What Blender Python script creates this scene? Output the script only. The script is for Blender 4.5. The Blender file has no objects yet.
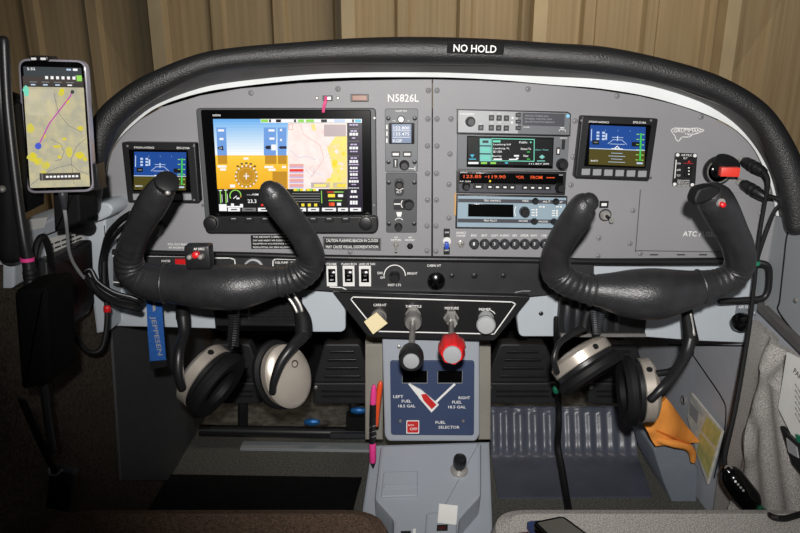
import bpy, bmesh, math, random
from mathutils import Vector, Matrix
random.seed(7)
C = bpy.context.scene.collection
SC = bpy.context.scene
R = math.radians

# ------------------------------------------------------------ camera, world, lights, exposure
H, PITCH, FOC = 0.74, R(16.0), 646.0
cam_d = bpy.data.cameras.new('camera'); cam = bpy.data.objects.new('camera', cam_d); C.objects.link(cam)
cam.location = (0, 0, H); cam.rotation_euler = (R(90) - PITCH, 0, 0)
cam_d.sensor_width = 36.0; cam_d.lens = 36.0 * FOC / 800.0; cam_d.clip_start = 0.02
SC.camera = cam
SC.view_settings.view_transform = 'Standard'
SC.view_settings.look = 'None'
SC.view_settings.gamma = 1.0
SC.view_settings.use_curve_mapping = False
SC.view_settings.exposure = 0.0
world = bpy.data.worlds.new('hangar_air'); SC.world = world; world.use_nodes = True
world.node_tree.nodes['Background'].inputs[0].default_value = (1.0, 0.95, 0.88, 1)
world.node_tree.nodes['Background'].inputs[1].default_value = 0.010
# the camera's pop-up flash, a little above the lens
fl_d = bpy.data.lights.new('camera_flash', 'SPOT'); fl = bpy.data.objects.new('camera_flash', fl_d); C.objects.link(fl)
fl.location = (0.0, -0.05, H + 0.085)
fl_d.energy = 46.0; fl_d.color = (1.0, 0.97, 0.94); fl_d.shadow_soft_size = 0.012
fl_d.spot_size = R(93); fl_d.spot_blend = 0.72
fl.rotation_euler = (Vector((0.15, 0.92, 0.735)) - fl.location).to_track_quat('-Z', 'Y').to_euler()
# area light added to brighten the hangar wall; its source is unseen
hl_d = bpy.data.lights.new('wall_fill', 'AREA'); hl = bpy.data.objects.new('wall_fill', hl_d); C.objects.link(hl)
hl_d.shape = 'RECTANGLE'; hl_d.size = 1.6; hl_d.size_y = 0.4; hl_d.energy = 19.0; hl_d.spread = R(100); hl_d.color = (1.0, 0.86, 0.70)
hl.location = (0.9, 1.75, 3.0)
hl.rotation_euler = (Vector((0.5, 3.1, 0.9)) - hl.location).to_track_quat('-Z', 'Y').to_euler()

# ------------------------------------------------------------ pixel rays (photograph 800x533)
CP, SP = math.cos(PITCH), math.sin(PITCH)
def ray(u, v):
    xc = (u - 400.0) / FOC; yc = -(v - 266.5) / FOC
    return Vector((xc, CP + yc * SP, -SP + yc * CP))
def P(u, v, Y):
    d = ray(u, v); t = Y / d.y
    return Vector((d.x * t, Y, H + d.z * t))
def PX(u, v, X):
    d = ray(u, v); t = X / d.x
    return Vector((X, d.y * t, H + d.z * t))
def PZ(u, v, z):
    d = ray(u, v); t = (z - H) / d.z
    return Vector((d.x * t, d.y * t, z))
def pxs(v, Y):                       # metres per pixel at row v on plane Y
    return Y / ray(400, v).y / FOC

# ------------------------------------------------------------ materials
def lin(c):
    o = []
    for x in c[:3]:
        x /= 255.0
        o.append(x / 12.92 if x <= 0.04045 else ((x + 0.055) / 1.055) ** 2.4)
    return (o[0], o[1], o[2], 1.0)
MATS = {}
def mat(name, rgb, rough=0.5, metal=0.0, var=0.0, scale=40.0, bump=0.0, bscale=200.0, spec=0.5, rgb2=None, coat=0.0, kind='noise'):
    m = bpy.data.materials.new(name); m.use_nodes = True
    nt = m.node_tree; b = nt.nodes['Principled BSDF']
    b.inputs['Roughness'].default_value = rough; b.inputs['Metallic'].default_value = metal
    b.inputs['Specular IOR Level'].default_value = spec
    b.inputs['Coat Weight'].default_value = coat
    tc = nt.nodes.new('ShaderNodeTexCoord')
    c1 = lin(rgb); c2 = lin(rgb2) if rgb2 else tuple(min(1, x * (1 - var)) for x in c1[:3]) + (1,)
    if kind == 'voronoi':
        n = nt.nodes.new('ShaderNodeTexVoronoi'); n.inputs['Scale'].default_value = scale; fac = n.outputs['Distance']
    else:
        n = nt.nodes.new('ShaderNodeTexNoise'); n.inputs['Scale'].default_value = scale; n.inputs['Detail'].default_value = 4; fac = n.outputs['Fac']
    nt.links.new(tc.outputs['Object'], n.inputs['Vector'])
    r = nt.nodes.new('ShaderNodeValToRGB'); r.color_ramp.elements[0].position = 0.35; r.color_ramp.elements[1].position = 0.65
    r.color_ramp.elements[0].color = c2; r.color_ramp.elements[1].color = c1
    nt.links.new(fac, r.inputs['Fac']); nt.links.new(r.outputs['Color'], b.inputs['Base Color'])
    if bump:
        n2 = nt.nodes.new('ShaderNodeTexNoise'); n2.inputs['Scale'].default_value = bscale; n2.inputs['Detail'].default_value = 3
        nt.links.new(tc.outputs['Object'], n2.inputs['Vector'])
        bp = nt.nodes.new('ShaderNodeBump'); bp.inputs['Strength'].default_value = bump; bp.inputs['Distance'].default_value = 0.002
        nt.links.new(n2.outputs['Fac'], bp.inputs['Height']); nt.links.new(bp.outputs['Normal'], b.inputs['Normal'])
    MATS[name] = m
    return m
def glow(name, rgb, s=1.0, rgb2=None, scale=60.0):
    m = bpy.data.materials.new(name); m.use_nodes = True; nt = m.node_tree
    b = nt.nodes['Principled BSDF']; b.inputs['Base Color'].default_value = (0.01, 0.01, 0.01, 1); b.inputs['Roughness'].default_value = 0.25
    b.inputs['Emission Strength'].default_value = s
    if rgb2:
        tc = nt.nodes.new('ShaderNodeTexCoord'); n = nt.nodes.new('ShaderNodeTexNoise'); n.inputs['Scale'].default_value = scale; n.inputs['Detail'].default_value = 5
        r = nt.nodes.new('ShaderNodeValToRGB'); r.color_ramp.elements[0].position = 0.38; r.color_ramp.elements[1].position = 0.62
        r.color_ramp.elements[0].color = lin(rgb); r.color_ramp.elements[1].color = lin(rgb2)
        nt.links.new(tc.outputs['Object'], n.inputs['Vector']); nt.links.new(n.outputs['Fac'], r.inputs['Fac'])
        nt.links.new(r.outputs['Color'], b.inputs['Emission Color'])
    else:
        b.inputs['Emission Color'].default_value = lin(rgb)
    MATS[name] = m
    return m

mat('panel_grey', (145, 145, 148), 0.55, var=0.06, scale=8, bump=0.05, bscale=500)
mat('panel_seam', (70, 70, 72), 0.6)
mat('screw_grey', (135, 135, 137), 0.4, var=0.1)
mat('black_plastic', (30, 30, 32), 0.38, var=0.2, bump=0.04, bscale=900)
mat('black_gloss', (6, 6, 7), 0.18, spec=0.4)
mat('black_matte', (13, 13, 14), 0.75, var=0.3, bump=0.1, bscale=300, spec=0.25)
mat('pedal_rubber', (40, 40, 42), 0.55, var=0.2, bump=0.1, bscale=300)
mat('trim_blue', (128, 137, 148), 0.5, var=0.06)
mat('black_rubber', (20, 20, 21), 0.6, var=0.2, bump=0.1, bscale=400, spec=0.3)
mat('leather', (45, 45, 47), 0.37, var=0.25, scale=60, bump=0.28, bscale=520, spec=0.55)
mat('leather_roll', (30, 30, 31), 0.44, var=0.25, scale=30, bump=0.5, bscale=620, spec=1.0)
mat('subpanel_black', (46, 46, 48), 0.45, var=0.25, scale=25, bump=0.05)
mat('throttle_black', (22, 22, 23), 0.4, var=0.2)
mat('white_paint', (235, 235, 232), 0.5, var=0.05)
mat('ink_white', (240, 240, 238), 0.6)
mat('ink_grey', (150, 152, 155), 0.6)
mat('ink_black', (12, 12, 12), 0.6)
mat('ink_red', (205, 40, 40), 0.5)
mat('white_strip', (244, 248, 248), 0.5, var=0.12, scale=15)
mat('lip_grey', (95, 93, 92), 0.55, var=0.3, scale=18)
mat('light_grey', (188, 196, 203), 0.5, var=0.05, scale=6)
mat('sill_plastic', (228, 231, 232), 0.5, var=0.05)
mat('pedestal_grey', (166, 173, 182), 0.5, var=0.05, scale=6, bump=0.05, bscale=700)
mat('wall_plastic', (150, 155, 158), 0.55, var=0.08, scale=6)
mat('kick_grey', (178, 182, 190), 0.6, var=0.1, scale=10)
mat('instrument_dark', (78, 80, 83), 0.5, var=0.1)
mat('instrument_grey', (108, 111, 115), 0.5, var=0.08)
mat('instrument_pale', (172, 174, 177), 0.45, var=0.08)
mat('autopilot_blue', (150, 172, 186), 0.42, var=0.05)
mat('band_dark', (62, 64, 72), 0.5)
mat('chrome', (205, 203, 198), 0.28, metal=0.55, var=0.2)
mat('steel', (165, 163, 160), 0.35, metal=0.5, var=0.25)
mat('silver_paint', (205, 196, 184), 0.34, metal=0.5, var=0.08)
mat('placard_blue', (58, 72, 104), 0.5, var=0.06)
mat('placard_grey', (120, 126, 134), 0.5)
mat('red_plastic', (215, 30, 34), 0.35, var=0.1)
mat('red_glossy', (235, 62, 46), 0.4)
mat('gauge_dark', (26, 10, 10), 0.4)
mat('pouch_black', (8, 8, 8), 0.8, var=0.2, spec=0.1)
mat('dark_red', (70, 14, 16), 0.5)
mat('amber_lens', (136, 74, 40), 0.35, var=0.2)
mat('knob_grey', (176, 178, 180), 0.4)
mat('cream', (238, 222, 178), 0.7, var=0.05)
mat('paper', (228, 228, 224), 0.7, var=0.06)
mat('tan', (205, 160, 100), 0.6)
mat('pink', (240, 70, 150), 0.4)
mat('pink_ribbon', (225, 80, 135), 0.6)
mat('orange_red', (235, 84, 38), 0.4)
mat('orange_cloth', (255, 166, 78), 0.9, var=0.12, scale=50, bump=0.4, bscale=300, spec=0.1)
mat('cloth_stitch', (222, 112, 28), 0.9, var=0.2)
mat('blue_tag', (34, 92, 170), 0.6, var=0.2, scale=300)
mat('blue_cap', (40, 80, 190), 0.4)
mat('blue_fitting', (30, 100, 165), 0.4, metal=0.4)
mat('blue_case', (42, 58, 100), 0.5)
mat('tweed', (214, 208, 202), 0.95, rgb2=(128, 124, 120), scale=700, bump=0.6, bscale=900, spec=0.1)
mat('tweed_wall', (204, 200, 195), 0.95, rgb2=(128, 125, 122), scale=700, bump=0.6, bscale=800, spec=0.1)
mat('tweed_shaded', (112, 92, 78), 0.95, rgb2=(70, 58, 48), scale=420, bump=0.5, bscale=600, spec=0.1)  # seat tweed darkened: the pilot side's shade is put into the colour
mat('wall_shaded', (92, 84, 74), 0.95, rgb2=(62, 56, 50), scale=300, bump=0.4, bscale=500, spec=0.1)  # grey side-wall fabric with its unlit look painted into the colour
mat('carpet', (112, 112, 106), 0.95, rgb2=(78, 78, 74), scale=300, bump=0.8, bscale=400, spec=0.05)
mat('carpet_dark', (52, 52, 54), 0.95, rgb2=(34, 34, 36), scale=300, bump=0.8, bscale=400, spec=0.05)
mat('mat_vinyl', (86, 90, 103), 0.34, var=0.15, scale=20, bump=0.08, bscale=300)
mat('bare_metal', (122, 119, 112), 0.6, metal=0.2, var=0.6, scale=45)
mat('tunnel_metal', (160, 156, 146), 0.6, var=0.15, scale=14)
mat('chart_yellow', (206, 196, 120), 0.7, rgb2=(170, 176, 110), scale=60)
mat('chart_pale', (214, 212, 200), 0.7, rgb2=(186, 186, 182), scale=80)
mat('chart_green', (120, 160, 130), 0.7)
mat('case_clear', (150, 146, 156), 0.15, var=0.2, spec=0.8)
mat('green_led', (30, 120, 90), 0.4)
mat('tablet_glass', (92, 90, 84), 0.2, spec=0.6)
mat('connector', (52, 54, 58), 0.45)
mat('ground_concrete', (120, 116, 108), 0.9, var=0.25, scale=3)
# emissive display colours
for n, c in dict(e_white=(250, 250, 250), e_sky=(120, 182, 240), e_sky2=(165, 212, 246), e_sky3=(205, 234, 250), e_sky4=(236, 248, 252),
                 e_gold=(250, 188, 34), e_gold2=(252, 205, 60), e_brown=(198, 142, 26), e_tape=(112, 160, 226), e_navy=(28, 16, 44), e_black=(4, 4, 6),
                 e_yellow=(250, 226, 60), e_green=(60, 200, 80), e_lime=(150, 220, 90), e_red=(240, 60, 40), e_pinkgrey=(196, 178, 178), e_lilac=(206, 190, 226),
                 e_blue=(20, 72, 150), e_olive=(78, 70, 18), e_text=(196, 214, 240), e_teal=(130, 205, 196), e_dteal=(8, 30, 28), e_mint=(120, 220, 190),
                 e_orange=(255, 96, 40), e_magenta=(190, 70, 170), e_bluedot=(70, 90, 200), e_slate=(60, 66, 70), e_cyan=(80, 190, 220), e_grey=(120, 120, 120),
                 e_lcd=(120, 138, 168), e_led=(150, 220, 255), e_bar=(70, 62, 58), e_gblack=(8, 14, 14), e_salmon=(240, 170, 160)).items():
    glow(n, c)
glow('e_map', (252, 242, 236), 1.0, (250, 230, 224), 70)
glow('e_mapyellow', (250, 236, 120), 1.0, (250, 226, 150), 90)
glow('e_chart', (200, 190, 150), 1.0, (176, 172, 150), 80)
glow('e_chartyellow', (222, 206, 40), 1.0, (206, 196, 96), 120)
glow('e_charthaze', (200, 190, 186), 1.0, (206, 200, 160), 50)

def mix(a, b, t): return tuple(x + (y - x) * t for x, y in zip(a, b))
for i in range(12): glow('e_air%d' % i, mix((112, 178, 240), (250, 253, 253), (i / 11) ** .8)); glow('e_earth%d' % i, mix((253, 206, 62), (248, 180, 28), i / 11))
# hangar wall: painted corrugated metal
def wall_mat():
    m = bpy.data.materials.new('hangar_metal'); m.use_nodes = True; nt = m.node_tree; b = nt.nodes['Principled BSDF']
    b.inputs['Roughness'].default_value = 0.5
    tc = nt.nodes.new('ShaderNodeTexCoord'); mp = nt.nodes.new('ShaderNodeMapping'); mp.inputs['Scale'].default_value = (22, 1, 0.5)
    n = nt.nodes.new('ShaderNodeTexNoise'); n.inputs['Scale'].default_value = 2.0; n.inputs['Detail'].default_value = 5
    r = nt.nodes.new('ShaderNodeValToRGB'); r.color_ramp.elements[0].position = 0.3; r.color_ramp.elements[1].position = 0.7
    r.color_ramp.elements[0].color = lin((176, 156, 122)); r.color_ramp.elements[1].color = lin((202, 184, 150))
    nt.links.new(tc.outputs['Object'], mp.inputs['Vector']); nt.links.new(mp.outputs['Vector'], n.inputs['Vector'])
    nt.links.new(n.outputs['Fac'], r.inputs['Fac']); nt.links.new(r.outputs['Color'], b.inputs['Base Color'])
    MATS['hangar_metal'] = m
mat('stud_paint', (226, 208, 172), 0.5, var=0.12, scale=6)
wall_mat()
def glass_mat():
    m = bpy.data.materials.new('windshield_glass'); m.use_nodes = True; nt = m.node_tree
    nt.nodes.remove(nt.nodes['Principled BSDF']); out = nt.nodes['Material Output']
    t = nt.nodes.new('ShaderNodeBsdfTransparent'); g = nt.nodes.new('ShaderNodeBsdfGlossy'); g.inputs['Roughness'].default_value = 0.03
    n = nt.nodes.new('ShaderNodeTexNoise'); n.inputs['Scale'].default_value = 3
    r = nt.nodes.new('ShaderNodeValToRGB'); r.color_ramp.elements[0].color = (0.94, 0.95, 0.95, 1); r.color_ramp.elements[1].color = (0.98, 0.98, 0.98, 1)
    nt.links.new(n.outputs['Fac'], r.inputs['Fac']); nt.links.new(r.outputs['Color'], t.inputs['Color'])
    mx = nt.nodes.new('ShaderNodeMixShader'); mx.inputs[0].default_value = 0.03
    nt.links.new(t.outputs[0], mx.inputs[1]); nt.links.new(g.outputs[0], mx.inputs[2]); nt.links.new(mx.outputs[0], out.inputs[0])
    MATS['windshield_glass'] = m
glass_mat()

# ------------------------------------------------------------ mesh builder
def catmull(pts, sub):
    if len(pts) < 3 or sub < 2: return [tuple(p) for p in pts]
    out = []; n = len(pts)
    for i in range(n - 1):
        p0, p1, p2, p3 = pts[max(i - 1, 0)], pts[i], pts[i + 1], pts[min(i + 2, n - 1)]
        for k in range(sub):
            t = k / sub
            out.append(tuple(0.5 * (2 * b + (c - a) * t + (2 * a - 5 * b + 4 * c - d) * t * t + (3 * b - a - 3 * c + d) * t ** 3) for a, b, c, d in zip(p0, p1, p2, p3)))
    out.append(tuple(pts[-1])); return out
def rounded(pts, r, n=4):
    """2-D polygon with its corners rounded by radius r"""
    out = []; N = len(pts)
    for i in range(N):
        a, b, c = Vector(pts[i - 1]), Vector(pts[i]), Vector(pts[(i + 1) % N])
        d1 = (a - b); d2 = (c - b); l = min(d1.length, d2.length) * 0.48; rr = min(r, l)
        p1 = b + d1.normalized() * rr; p2 = b + d2.normalized() * rr
        for k in range(n + 1):
            t = k / n
            out.append(tuple((1 - t) ** 2 * p1 + 2 * t * (1 - t) * b + t * t * p2))
    return out
def inset(pts, d):
    N = len(pts); area = sum(pts[i - 1][0] * pts[i][1] - pts[i][0] * pts[i - 1][1] for i in range(N)); s = 1 if area > 0 else -1
    out = []
    for i in range(N):
        a, b, c = Vector(pts[i - 1]), Vector(pts[i]), Vector(pts[(i + 1) % N])
        n1 = Vector((-(b - a).y, (b - a).x)); n2 = Vector((-(c - b).y, (c - b).x))
        if n1.length > 1e-9: n1.normalize()
        if n2.length > 1e-9: n2.normalize()
        nn = n1 + n2
        if nn.length < 1e-6: nn = n1
        nn.normalize(); k = d / max(0.5, nn.dot(n1) if n1.length > 0 else 1)
        out.append(tuple(b + nn * k * s))
    return out
XZ = Matrix(((1, 0, 0), (0, 0, -1), (0, 1, 0)))       # local (x, y, normal) -> world X, Z, -Y
TEXTS = {}
def text_mesh(s):
    if s in TEXTS: return TEXTS[s]
    cu = bpy.data.curves.new('lettering', 'FONT'); cu.body = s; cu.resolution_u = 2; cu.align_x = "LEFT"; cu.offset = 0.011
    ob = bpy.data.objects.new('lettering', cu); C.objects.link(ob)
    bpy.context.view_layer.update(); dg = bpy.context.evaluated_depsgraph_get(); ev = ob.evaluated_get(dg); me = ev.to_mesh()
    vs = [tuple(v.co) for v in me.vertices]; fs = [tuple(p.vertices) for p in me.polygons]
    ev.to_mesh_clear(); bpy.data.objects.remove(ob); bpy.data.curves.remove(cu)
    x0 = min(v[0] for v in vs); x1 = max(v[0] for v in vs); y0 = min(v[1] for v in vs); y1 = max(v[1] for v in vs)
    TEXTS[s] = (vs, fs, x0, x1, y0, y1)
    return TEXTS[s]

class MB:
    def __init__(self): self.v = []; self.f = []; self.m = []; self.mats = []
    def mi(self, m):
        if m not in self.mats: self.mats.append(m)
        return self.mats.index(m)
    def add(self, vs, fs, m):
        o = len(self.v); self.v += [Vector(x) for x in vs]; k = self.mi(m)
        for f in fs: self.f.append(tuple(i + o for i in f)); self.m.append(k)
        return self
    def box(self, c, s, m, rot=None, ch=0.0):
        c = Vector(c); hx, hy, hz = s[0] / 2, s[1] / 2, s[2] / 2
        if ch:
            ch = min(ch, hx * .9, hy * .9, hz * .9); bm = bmesh.new(); bmesh.ops.create_cube(bm, size=1)
            for v in bm.verts: v.co = Vector((v.co.x * s[0], v.co.y * s[1], v.co.z * s[2]))
            bmesh.ops.bevel(bm, geom=bm.edges[:], offset=ch, segments=2, profile=0.6, affect='EDGES')
            bm.verts.index_update(); vs = [v.co.copy() for v in bm.verts]; fs = [tuple(v.index for v in f.verts) for f in bm.faces]; bm.free()
        else:
            vs = [Vector((x, y, z)) for x in (-hx, hx) for y in (-hy, hy) for z in (-hz, hz)]
            fs = [(0, 1, 3, 2), (4, 6, 7, 5), (0, 4, 5, 1), (2, 3, 7, 6), (0, 2, 6, 4), (1, 5, 7, 3)]
        if rot is not None: vs = [rot @ v for v in vs]
        return self.add([v + c for v in vs], fs, m)
    def prism(self, poly, origin, basis, depth, m, ch=0.0, side=None, chs=1):
        """poly in the plane's own 2-D coordinates; extruded by depth along -normal, front chamfered by ch"""
        area = sum(poly[i - 1][0] * poly[i][1] - poly[i][0] * poly[i - 1][1] for i in range(len(poly)))
        if area < 0: poly = poly[::-1]
        origin = Vector(origin); N = len(poly); rings = []
        if ch: rings = [(inset(poly, ch), 0.0), (inset(poly, ch * 0.29), -ch * 0.29), (poly, -ch), (poly, -depth)]
        else: rings = [(poly, 0.0), (poly, -depth)]
        vs = []
        for pl, z in rings: vs += [origin + basis @ Vector((x, y, z)) for x, y in pl]
        self.add(vs[:N], [tuple(range(N))], m)
        fs = []
        for r in range(len(rings) - 1):
            for i in range(N):
                j = (i + 1) % N; fs.append((r * N + i, (r + 1) * N + i, (r + 1) * N + j, r * N + j))
        fs.append(tuple((len(rings) - 1) * N + i for i in reversed(range(N))))
        return self.add(vs, fs, side or m)
    def poly(self, pts, m):
        return self.add(pts, [tuple(range(len(pts)))], m)
    # --- shapes on a vertical plane Y given by pixels
    def ppoly(self, px, Y, depth, m, r=0.0, ch=0.0, side=None, n=4):
        pl = [(P(u, v, Y).x, P(u, v, Y).z) for u, v in px]
        if r: pl = rounded(pl, r, n)
        return self.prism(pl, (0, Y, 0), XZ, depth, m, ch, side)
    def prect(self, u0, v0, u1, v1, Y, depth, m, r=0.0, ch=0.0, roll=0.0, side=None):
        um, vm = (u0 + u1) / 2, (v0 + v1) / 2; c = P(um, vm, Y)
        hx = (P(u1, vm, Y).x - P(u0, vm, Y).x) / 2; hz = (P(um, v0, Y).z - P(um, v1, Y).z) / 2
        pl = [(-hx, -hz), (hx, -hz), (hx, hz), (-hx, hz)]
        if r: pl = rounded(pl, r)
        ca, sa = math.cos(roll), math.sin(roll); pl = [(x * ca - y * sa + c.x, x * sa + y * ca + c.z) for x, y in pl]
        return self.prism(pl, (0, Y, 0), XZ, depth, m, ch, side)
    def flat(self, px, Y, m):
        return self.poly([P(u, v, Y) for u, v in reversed(px)], m)
    def frect(self, u0, v0, u1, v1, Y, m):
        return self.flat([(u0, v0), (u1, v0), (u1, v1), (u0, v1)], Y, m)
    def fline(self, px, w, Y, m):
        """flat ribbon of width w px along a pixel path"""
        for (a, b), (c, d) in zip(px, px[1:]):
            L = math.hypot(c - a, d - b) or 1; nx, ny = -(d - b) / L * w / 2, (c - a) / L * w / 2; ex, ey = (c - a) / L * w * .3, (d - b) / L * w * .3
            self.flat([(a + nx - ex, b + ny - ey), (a - nx - ex, b - ny - ey), (c - nx + ex, d - ny + ey), (c + nx + ex, d + ny + ey)], Y, m)
        return self
    def fdisc(self, u, v, r, Y, m, n=20, r2=None, a0=0, a1=360):
        if r2 is None:
            return self.flat([(u + r * math.cos(2 * math.pi * k / n), v + r * math.sin(2 * math.pi * k / n)) for k in range(n)], Y, m)
        for k in range(n):
            A, B = R(a0 + (a1 - a0) * k / n), R(a0 + (a1 - a0) * (k + 1) / n)
            self.flat([(u + r * math.cos(A), v + r * math.sin(A)), (u + r2 * math.cos(A), v + r2 * math.sin(A)), (u + r2 * math.cos(B), v + r2 * math.sin(B)), (u + r * math.cos(B), v + r * math.sin(B))][::-1], Y, m)
        return self
    def text(self, s, origin, basis, h, m, w=None, align='C', rot=0.0):
        vs, fs, x0, x1, y0, y1 = text_mesh(s)
        sy = h / max(1e-6, (y1 - y0)); sx = (w / (x1 - x0)) if w else sy
        ax = {'C': (x0 + x1) / 2, 'L': x0, 'R': x1}[align]; ay = (y0 + y1) / 2; ca, sa = math.cos(rot), math.sin(rot); o = Vector(origin); out = []
        for x, y, z in vs:
            x, y = (x - ax) * sx, (y - ay) * sy
            out.append(o + basis @ Vector((x * ca - y * sa, x * sa + y * ca, 0)))
        return self.add(out, fs, m)
    def ptext(self, s, u, v, h, Y, m='ink_white', w=None, align='C', rot=0.0):
        k = pxs(v, Y)
        return self.text(s, P(u, v, Y), XZ, h * k, m, w * k if w else None, align, rot)
    # --- round shapes
    def lathe(self, prof, origin, axis, m, n=24, up=None, m2=None, flat=None):
        """prof: [(radius, height along axis)]; closed at ends whose radius is 0"""
        a = Vector(axis).normalized(); up = Vector(up) if up else (Vector((0, 0, 1)) if abs(a.z) < 0.9 else Vector((1, 0, 0)))
        e1 = a.cross(up).normalized(); e2 = e1.cross(a); o = Vector(origin); vs = []; fs = []
        fx, fy = flat or (1, 1)
        for r, h in prof:
            for k in range(n):
                t = 2 * math.pi * k / n; vs.append(o + a * h + e1 * (r * fx * math.cos(t)) + e2 * (r * fy * math.sin(t)))
        for i in range(len(prof) - 1):
            for k in range(n):
                j = (k + 1) % n; fs.append((i * n + k, (i + 1) * n + k, (i + 1) * n + j, i * n + j))
        fs.append(tuple(range(n))); fs.append(tuple((len(prof) - 1) * n + k for k in reversed(range(n))))
        return self.add(vs, fs, m)
    def pknob(self, u, v, r, Y, depth, m, top=None, n=24, taper=0.85, skirt=0.0):
        """knob on a vertical panel, axis towards -Y, base at plane Y"""
        c = P(u, v, Y); k = pxs(v, Y); rr = r * k; pr = [(rr * (1 + skirt), 0), (rr * (1 + skirt), depth * .15), (rr, depth * .3), (rr * taper, depth * .85), (rr * taper * .85, depth)]
        self.lathe(pr, c, (0, -1, 0), m, n)
        if top: self.lathe([(rr * taper * .6, depth), (rr * taper * .6, depth + .0006)], c, (0, -1, 0), top, n)
        return self
    def tube(self, pts, m, n=12, sub=6, caps='round', up=None):
        """pts: (x, y, z, ra[, rb]); ra along the side vector, rb along the other"""
        pts = [tuple(p) if len(p) == 5 else tuple(p) + (p[3],) for p in pts]
        q = catmull(pts, sub); cs = [Vector(p[:3]) for p in q]; N = len(q); vs = []; fs = []
        T = [(cs[min(i + 1, N - 1)] - cs[max(i - 1, 0)]).normalized() for i in range(N)]
        ref = Vector(up) if up else (Vector((0, 1, 0)) if abs(T[0].y) < 0.9 else Vector((1, 0, 0)))
        e = (ref - T[0] * ref.dot(T[0])).normalized()
        rows = []
        for i in range(N):
            if up: e = (Vector(up) - T[i] * Vector(up).dot(T[i])).normalized()
            else: e = (e - T[i] * e.dot(T[i])).normalized()
            rows.append((cs[i], T[i], e, T[i].cross(e), max(1e-5, q[i][3]), max(1e-5, q[i][4])))
        if caps == 'round':
            def cap(row, s):
                c, t, e, b, ra, rb = row; L = min(ra, rb) * .8
                return [(c + t * s * L * math.sin(a), t, e, b, ra * math.cos(a), rb * math.cos(a)) for a in (R(30), R(58), R(82))]
            rows = list(reversed(cap(rows[0], -1))) + rows + cap(rows[-1], 1)
        for c, t, e, b, ra, rb in rows:
            for k in range(n):
                a = 2 * math.pi * k / n; vs.append(c + b * (ra * math.cos(a)) + e * (rb * math.sin(a)))
        for i in range(len(rows) - 1):
            for k in range(n):
                j = (k + 1) % n; fs.append((i * n + k, i * n + j, (i + 1) * n + j, (i + 1) * n + k))
        fs.append(tuple(reversed(range(n)))); fs.append(tuple((len(rows) - 1) * n + k for k in range(n)))
        return self.add(vs, fs, m)
    def ptube(self, px, m, n=12, sub=6, caps='round', up=None):
        """px: (u, v, Y, r_px[, r_px depth])"""
        out = []
        for p in px:
            k = pxs(p[1], p[2]); out.append(tuple(P(p[0], p[1], p[2])) + tuple(x * k for x in p[3:]))
        return self.tube(out, m, n, sub, caps, up)
    def ball(self, c, r, m, n=16, sq=(1, 1, 1), rot=None):
        c = Vector(c); vs = []; fs = []; K = n // 2
        for i in range(K + 1):
            a = math.pi * i / K
            for k in range(n):
                t = 2 * math.pi * k / n; p = Vector((r * sq[0] * math.sin(a) * math.cos(t), r * sq[1] * math.sin(a) * math.sin(t), r * sq[2] * math.cos(a)))
                if rot is not None: p = rot @ p
                vs.append(c + p)
        for i in range(K):
            for k in range(n):
                j = (k + 1) % n; fs.append((i * n + k, (i + 1) * n + k, (i + 1) * n + j, i * n + j))
        return self.add(vs, fs, m)
    def grid(self, rows, m, thick=None):
        """rows: list of equal-length point lists"""
        nr, nc = len(rows), len(rows[0]); vs = [Vector(p) for r in rows for p in r]
        fs = [(i * nc + j, (i + 1) * nc + j, (i + 1) * nc + j + 1, i * nc + j + 1) for i in range(nr - 1) for j in range(nc - 1)]
        if thick:
            t = Vector(thick); L = len(vs); vs += [p + t for p in vs]
            fs += [tuple(reversed([x + L for x in f])) for f in fs]
            ring = [j for j in range(nc)] + [i * nc + nc - 1 for i in range(1, nr)] + [(nr - 1) * nc + j for j in range(nc - 2, -1, -1)] + [i * nc for i in range(nr - 2, 0, -1)]
            for a, b in zip(ring, ring[1:] + ring[:1]): fs.append((a, b, b + L, a + L))
        return self.add(vs, fs, m)
    def build(self, name, parent=None, origin=None, angle=32, fix=True):
        if origin is None:
            if parent is not None: origin = WORLD[parent.name]
            else:
                xs = [v.x for v in self.v]; ys = [v.y for v in self.v]; zs = [v.z for v in self.v]
                origin = Vector(((min(xs) + max(xs)) / 2, (min(ys) + max(ys)) / 2, min(zs)))
        origin = Vector(origin)
        me = bpy.data.meshes.new(name); me.from_pydata([tuple(v - origin) for v in self.v], [], self.f)
        for m in self.mats: me.materials.append(MATS[m])
        me.polygons.foreach_set('material_index', self.m)
        bm = bmesh.new(); bm.from_mesh(me)
        bmesh.ops.dissolve_degenerate(bm, dist=1e-7, edges=bm.edges[:])
        if fix: bmesh.ops.recalc_face_normals(bm, faces=[f for f in bm.faces if any(len(e.link_faces) > 1 for e in f.edges)])
        bm.to_mesh(me); bm.free()
        me.polygons.foreach_set('use_smooth', [len(p.vertices) < 7 for p in me.polygons])
        me.set_sharp_from_angle(angle=R(angle)); me.update()
        ob = bpy.data.objects.new(name, me); C.objects.link(ob)
        if parent is not None:
            ob.parent = parent; ob.location = origin - WORLD[parent.name]
        else: ob.location = origin
        WORLD[ob.name] = origin
        return ob
WORLD = {}
def tag(o, label=None, cat=None, group=None, kind=None):
    if label: o['label'] = label
    if cat: o['category'] = cat
    if group: o['group'] = group
    if kind: o['kind'] = kind
    return o
def thing(name, loc, label, cat, group=None):
    o = bpy.data.objects.new(name, None); C.objects.link(o); o.location = loc; o.empty_display_size = 0.02
    WORLD[o.name] = Vector(loc); return tag(o, label, cat, group)
def place(src, parent, world):         # a further copy of a part under the same or another thing
    c = src.copy(); C.objects.link(c); c.parent = parent; c.location = Vector(world) - WORLD[parent.name]; WORLD[c.name] = Vector(world)
    return c

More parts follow.
